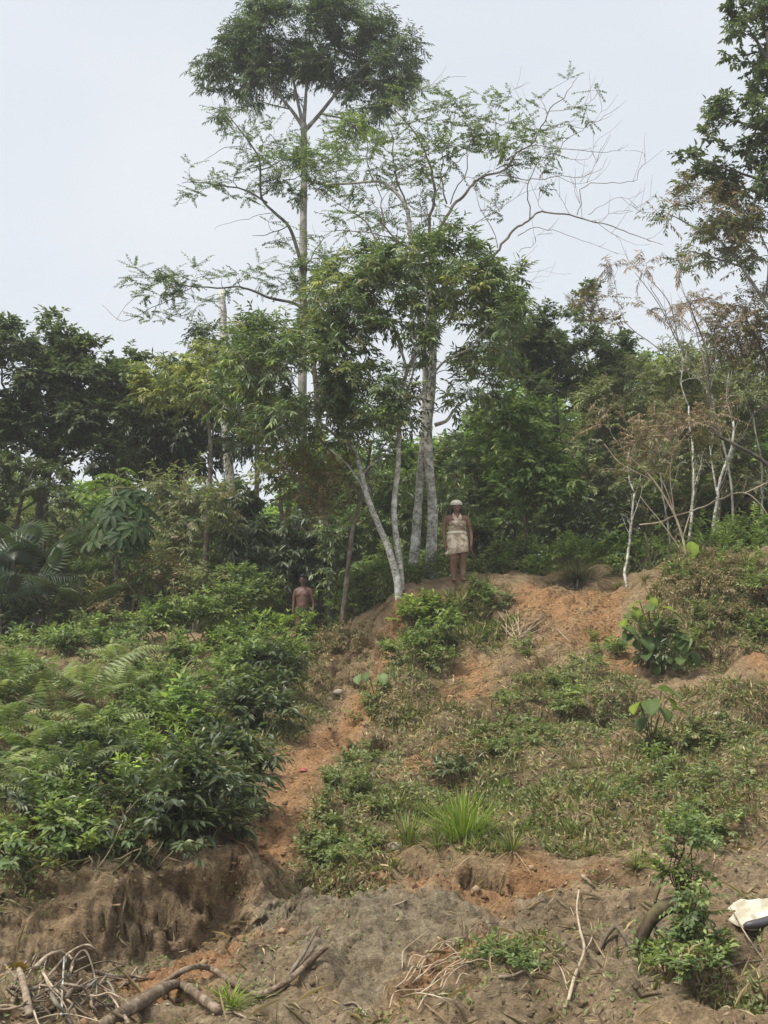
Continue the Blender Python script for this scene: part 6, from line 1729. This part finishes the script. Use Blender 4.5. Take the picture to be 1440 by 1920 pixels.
def body_parts(female):
    """1.60 m figure facing -Y, feet on z = 0"""
    ps = []
    sh = .165 if female else .175
    ps.append(loft([((0, .01, .745), .10, .075), ((0, .01, .80), .150 if female else .138, .10), ((0, .012, .87), .160 if female else .140, .105), ((0, .01, .95), .138 if female else .130, .092), ((0, .005, 1.03), .125 if female else .132, .085 if female else .092),
                    ((0, .0, 1.12), .135 if female else .142, .092), ((0, .005, 1.20), .148 if female else .158, .094), ((0, .012, 1.27), .155 if female else .165, .085), ((0, .02, 1.315), .120, .065), ((0, .022, 1.345), .062, .055)]))
    ps.append(loft([((0, .022, 1.30), .055, .05), ((0, .015, 1.36), .050, .048), ((0, .010, 1.42), .050, .05)]))
    # head: cranium, face, jaw, nose, brow, lips, ears
    ps.append(ball((0, .012, 1.515), (.073, .090, .092), 18))
    ps.append(loft([((0, -.022, 1.395), .022, .02), ((0, -.030, 1.405), .036, .036), ((0, -.024, 1.43), .052, .05), ((0, -.018, 1.47), .061, .064), ((0, -.01, 1.52), .066, .074), ((0, 0, 1.56), .062, .07)]))
    ps.append(ball((0, -.096, 1.478), (.015, .014, .013))); ps.append(ball((0, -.088, 1.498), (.009, .012, .022)))
    ps.append(ball((0, -.082, 1.442), (.024, .010, .010))); ps.append(ball((0, -.078, 1.527), (.048, .012, .009)))
    ps.append(ball((.03, -.07, 1.478), (.018, .016, .014))); ps.append(ball((-.03, -.07, 1.478), (.018, .016, .014)))
    for s in (-1, 1):
        ps.append(ball((s * .075, .012, 1.49), (.010, .020, .030)))
        # arm
        e = .030 if s > 0 else .012                      # one elbow stands out more and bends forward
        fwd = -.045 if s > 0 else .0
        ps.append(limb_tube([(s * .04, .025, 1.345), (s * (sh - .05), .02, 1.305), (s * (sh - .005), .02, 1.272), (s * (sh + .018), .022, 1.19), (s * (sh + .022 + e * .7), .034, 1.08), (s * (sh + .028 + e), .024, .98), (s * (sh + .030 + e * .8), fwd * .6, .86), (s * (sh + .026 + e * .5), fwd - .012, .765)], [.030, .040, .046, .042, .039, .035, .033, .029, .024, .022]))
        hx, hy, hz = s * (sh + .026 + e * .5), fwd - .013, .755
        ps.append(loft([((hx, hy - .004, hz - .075), .014, .034), ((hx, hy - .002, hz - .05), .018, .040), ((hx, hy, hz - .015), .018, .034), ((hx, hy, hz + .02), .019, .024)], 12))
        for k, (fy, fl) in enumerate([(-.030, .070), (-.011, .078), (.009, .072), (.027, .055)]):
            y = hy + fy
            ps.append(limb_tube([(hx, y, hz - .06), (hx, y, hz - .08 - fl * .35), (hx - s * .006, y + .002, hz - .08 - fl * .7), (hx - s * .018, y + .004, hz - .078 - fl)], [.0095, .0095, .009, .0075], 3, 8))
        ps.append(limb_tube([(hx - s * .004, hy - .022, hz - .012), (hx - s * .012, hy - .044, hz - .035), (hx - s * .016, hy - .052, hz - .06), (hx - s * .02, hy - .050, hz - .082)], [.013, .012, .0105, .0085], 3, 8))
        # leg and foot
        kb = -.035 if s < 0 else .0                      # the resting leg's knee is forward
        ps.append(limb_tube([(s * .075, .01, .84), (s * .082, .008 + kb * .4, .74), (s * .080, kb * .8, .60), (s * .076, -.008 + kb, .46), (s * .074, kb * .9, .40), (s * .076, .018 + kb * .5, .30), (s * .074, .012, .17), (s * .072, .01, .08), (s * .072, .005, .04)], [.085, .084, .074, .058, .052, .055, .046, .034, .036]))
        ps.append(limb_tube([(s * .072, .045, .035), (s * .073, .0, .045), (s * .078, -.07, .032), (s * .083, -.145, .02)], [.028, .038, .036, .022], 4, 12))
        for k in range(5):
            tx = s * (.062 + k * .0125)
            ps.append(limb_tube([(tx, -.13, .02), (tx + s * .003, -.165 + k * .006, .016), (tx + s * .004, -.185 + k * .009, .012)], [.011, .010, .008] if k == 0 else [.0085, .008, .006], 2, 8))
        if female:
            ps.append(ball((s * .068, -.075, 1.155), (.056, .042, .056), 14))
        else:
            ps.append(ball((s * .070, -.068, 1.205), (.062, .030, .050), 14))
    if not female:
        ps.append(ball((0, -.03, .98), (.10, .068, .09), 14))
    else:
        ps.append(ball((0, -.03, .90), (.10, .075, .08), 14))
    return ps

def fused(name, ps, voxel, mat, parent, smooth_it=5):
    V, f, _ = merge(ps)
    me = mesh_np(name + '_raw', V, f)
    tmp = bpy.data.objects.new(name + '_raw', me); col.objects.link(tmp)
    rm = tmp.modifiers.new('r', 'REMESH'); rm.mode = 'VOXEL'; rm.voxel_size = voxel; rm.use_smooth_shade = True
    sm = tmp.modifiers.new('s', 'SMOOTH'); sm.factor = .5; sm.iterations = smooth_it
    bpy.context.view_layer.update()
    ev = tmp.evaluated_get(bpy.context.evaluated_depsgraph_get())
    m2 = bpy.data.meshes.new_from_object(ev)
    bpy.data.objects.remove(tmp)
    m2.name = name
    m2.materials.clear(); m2.materials.append(mat)
    return link(name, m2, parent)

def shell(name, secs, mat, parent, n=40, wav=0.0, thick=.006, hem=None, freq=9):
    """open ring garment"""
    V, f = loft(secs, n)
    V = V.reshape(len(secs), n, 3)
    a = np.linspace(0, 2 * np.pi, n, endpoint=False)
    for r in range(len(secs)):
        k = r / max(1, len(secs) - 1)
        V[r, :, :2] *= (1 + wav * k * np.sin(a * freq + 1.3 * r * .2))[:, None]
        if hem is not None:
            V[r, :, 2] += hem(V[r, :, 0]) * k
    o = link(name, mesh_np(name, V.reshape(-1, 3), f[0], mat, smooth=True), parent)
    s = o.modifiers.new('thick', 'SOLIDIFY'); s.thickness = thick; s.offset = 1.0
    return o

def strap(name, pts, wdt, mat, parent, normal=None):
    P = spline(pts, 6)
    T = unit(np.gradient(P, axis=0))
    out = P * [1, 1, 0] - [0, .01, 0]; out = unit(out)
    S = unit(np.cross(T, out))
    V = np.concatenate([P - S * wdt / 2, P + S * wdt / 2]); n = len(P)
    q = np.array([[i, i + 1, n + i + 1, n + i] for i in range(n - 1)])
    o = link(name, mesh_np(name, V, q, mat, smooth=True), parent)
    s = o.modifiers.new('thick', 'SOLIDIFY'); s.thickness = .008; s.offset = 0
    return o

M_HAIR, nth, bh = new_mat('black_hair'); bh.inputs['Base Color'].default_value = (.012, .010, .009, 1); bh.inputs['Roughness'].default_value = .5
M_EYE, nth, bh = new_mat('eye_dark'); bh.inputs['Base Color'].default_value = (.015, .012, .01, 1); bh.inputs['Roughness'].default_value = .2
M_LIP, nth, bh = new_mat('lip'); bh.inputs['Base Color'].default_value = (.10, .035, .03, 1); bh.inputs['Roughness'].default_value = .5
M_TEETH, nth, bh = new_mat('teeth'); bh.inputs['Base Color'].default_value = (.6, .57, .5, 1)
M_BARKCLOTH = cloth_mat('bark_cloth', (.33, .255, .18), (.70, .60, .46), 13)
M_PALECLOTH = cloth_mat('pale_cloth', (.62, .54, .41), (.76, .69, .56), 14)
M_CAP = cloth_mat('white_band', (.66, .62, .50), (.80, .77, .68), 25)
M_SHORTS = cloth_mat('dark_shorts', (.035, .03, .032), (.075, .065, .065), 10)

def face(parent):
    for s in (-1, 1):
        V, f = ball((s * .030, -.0775, 1.507), (.013, .008, .008)); link('eye', mesh_np('eye', V, f, M_EYE, smooth=True), parent)
    V, f = ball((0, -.0895, 1.4425), (.027, .006, .0075)); m = link('mouth', mesh_np('mouth', V, f, M_LIP, smooth=True), parent)

# woman on the crest
wp = foot(861, 25.85)
wz = gz(wp[0], wp[1])
root = thing('person', 'smiling woman in cream cloth skirt and white headband standing on the bank crest', 'person', (wp[0], wp[1], wz - .01), 'people on the bank')
root.scale = (1.22, 1.15, .955)
root.rotation_euler = (0, -.02, .14)
M_SKW = skin_mat('warm_brown_skin', (.20, .102, .068))
fused('body', body_parts(True), .0075, M_SKW, root)
face(root)
V, f = ball((0, -.092, 1.4435), (.020, .005, .0035)); link('teeth', mesh_np('teeth', V, f, M_TEETH, smooth=True), root)
# long dark hair falling behind the shoulders
hs = []
a_, fa = ball((0, .024, 1.525), (.084, .090, .094), 18); hs.append((a_, fa))
for s in (-1, 1):
    for k in range(5):
        hs.append(limb_tube([(s * (.070 + .004 * k), .0 + .018 * k, 1.53), (s * (.086 + .003 * k), .0 + .022 * k, 1.45), (s * (.094 + .003 * k), .012 + .025 * k, 1.38), (s * (.098 - .006 * k), .03 + .022 * k, 1.31), (s * (.088 - .008 * k), .055 + .016 * k, 1.22)], [.02, .024, .026, .024, .012]))
for x in np.linspace(-.06, .06, 5):
    hs.append(limb_tube([(x, .09, 1.54), (x * 1.2, .105, 1.45), (x * 1.3, .105, 1.35), (x * 1.3, .11, 1.22), (x * 1.2, .11, 1.14)], [.025, .03, .03, .026, .012]))
fused('hair', hs, .008, M_HAIR, root, 4)
# white headband: wound cords
bands = []
ang = np.linspace(0, 2 * np.pi, 29)
for k, (z0, g) in enumerate([(1.553, .000), (1.568, .003), (1.583, .002), (1.597, -.006), (1.609, -.018)]):
    ring = np.stack([(.083 + g) * np.sin(ang), .010 + (.099 + g) * np.cos(ang), z0 + .012 * np.cos(ang) + .002 * np.sin(ang * 5 + k)], -1)
    bands.append((ring, np.full(29, .0125)))
V, f = tubes(np.array([b for b, _ in bands]), np.array([r for _, r in bands]), 7, cap=False)
V, f, _ = merge([(V, f), ball((0, .012, 1.605), (.078, .090, .042), 16)])
link('headband', mesh_np('headband', V, f, M_CAP, smooth=True), root)
# skirt with slanted hem, waistband, wrap and crossed halter straps
hem = lambda x: np.where(x < 0, x * .22, x * .22)
shell('skirt', [((0, .008, .985), .146, .104), ((0, .008, .95), .152, .110), ((0, .008, .90), .166, .122), ((0, .006, .82), .174, .130), ((0, .004, .73), .178, .134), ((0, .002, .64), .180, .136), ((0, .0, .555), .184, .138)], M_BARKCLOTH, root, wav=.035, hem=hem)
shell('skirt_fold', [((0, .006, 1.005), .146, .108), ((0, .006, .985), .157, .117), ((0, .006, .960), .158, .118), ((0, .006, .945), .152, .112)], M_PALECLOTH, root, thick=.008)
V = np.array([[-.165, -.10, .56], [-.20, -.11, .525], [-.225, -.10, .535], [-.205, -.09, .565], [-.18, -.085, .60]])
o = link('skirt_corner', mesh_np('skirt_corner', V, np.array([[0, 1, 2], [0, 2, 3], [0, 3, 4]]), M_PALECLOTH), root); s_ = o.modifiers.new('t', 'SOLIDIFY'); s_.thickness = .01
shell('waist_wrap', [((0, .003, 1.105), .140, .106), ((0, .004, 1.07), .138, .102), ((0, .004, 1.03), .138, .103), ((0, .006, .99), .146, .108)], M_BARKCLOTH, root, wav=.02, thick=.007)
strap('halter_strap', [(.045, .045, 1.37), (.062, -.020, 1.345), (.050, -.078, 1.27), (.020, -.112, 1.20), (-.030, -.128, 1.14), (-.085, -.108, 1.085), (-.128, -.052, 1.05)], .05, M_BARKCLOTH, root)
strap('halter_strap', [(-.045, .045, 1.37), (-.062, -.020, 1.345), (-.050, -.080, 1.27), (-.018, -.116, 1.20), (.032, -.130, 1.14), (.088, -.110, 1.085), (.130, -.052, 1.05)], .05, M_BARKCLOTH, root)
strap('top_panel', [(-.128, -.068, 1.125), (-.075, -.128, 1.150), (0, -.120, 1.145), (.075, -.128, 1.150), (.128, -.068, 1.125)], .10, M_BARKCLOTH, root)
strap('necklace', [(-.055, .01, 1.36), (-.04, -.055, 1.315), (0, -.095, 1.235), (.04, -.055, 1.315), (.055, .01, 1.36)], .016, M_PALECLOTH, root)

# man in the bushes
mpx = foot(567, 27.2)
mtop = at(567, 1077, 27.2)[2]
mz = gz(mpx[0], mpx[1])
ms = min(1.10, max(.98, (mtop - mz) / 1.615))
print('man', mtop - mz, ms)
root = thing('person', 'shirtless man in dark shorts standing half hidden in the bushes on the left', 'person', (mpx[0], mpx[1], mtop - 1.615 * ms), 'people on the bank')
root.scale = (ms * .94, ms * .96, ms)
root.rotation_euler = (0, 0, -.22)
M_SKM = skin_mat('dark_brown_skin', (.155, .078, .055))
fused('body', body_parts(False), .0075, M_SKM, root)
face(root)
hs = [ball((0, .022, 1.545), (.085, .097, .090), 18)]
for s in (-1, 1):
    hs.append(limb_tube([(s * .06, -.01, 1.57), (s * .074, .012, 1.54), (s * .076, .03, 1.50)], [.014, .016, .010]))
hs.append(limb_tube([(-.055, -.055, 1.568), (0, -.080, 1.574), (.055, -.055, 1.568)], [.018, .022, .018]))
fused('hair', hs, .008, M_HAIR, root, 3)
ps = [loft([((0, .008, .93), .138, .100), ((0, .01, .86), .150, .112), ((0, .01, .78), .155, .112), ((0, .01, .72), .15, .10)])]
for s in (-1, 1):
    ps.append(limb_tube([(s * .078, .01, .80), (s * .085, .008, .68), (s * .086, .002, .56), (s * .086, .0, .50)], [.095, .098, .094, .09]))
fused('shorts', ps, .008, M_SHORTS, root, 4)

# thin humid haze around the whole scene, added to lift the dark shadows
m = bpy.data.materials.new('shadow_lift_haze'); m.use_nodes = True
nt = m.node_tree; nt.nodes.clear()
vo = nt.nodes.new('ShaderNodeOutputMaterial'); pv = nt.nodes.new('ShaderNodeVolumePrincipled')
pv.inputs['Density'].default_value = 0.0010; pv.inputs['Color'].default_value = (.93, .96, 1.0, 1); pv.inputs['Anisotropy'].default_value = 0.1
nt.links.new(pv.outputs['Volume'], vo.inputs['Volume'])
zlo = float(GV[:, 2].min()) - 1.0
x_, y0_, y1_, z_ = 420.0, -60.0, 175.0, 26.0
V = np.array([[-x_, y0_, zlo], [x_, y0_, zlo], [x_, y1_, zlo], [-x_, y1_, zlo], [-x_, y0_, z_], [x_, y0_, z_], [x_, y1_, z_], [-x_, y1_, z_]])
link('haze', mesh_np('haze', V, np.array([[0, 3, 2, 1], [4, 5, 6, 7], [0, 1, 5, 4], [1, 2, 6, 5], [2, 3, 7, 6], [3, 0, 4, 7]]), m), kind='stuff')
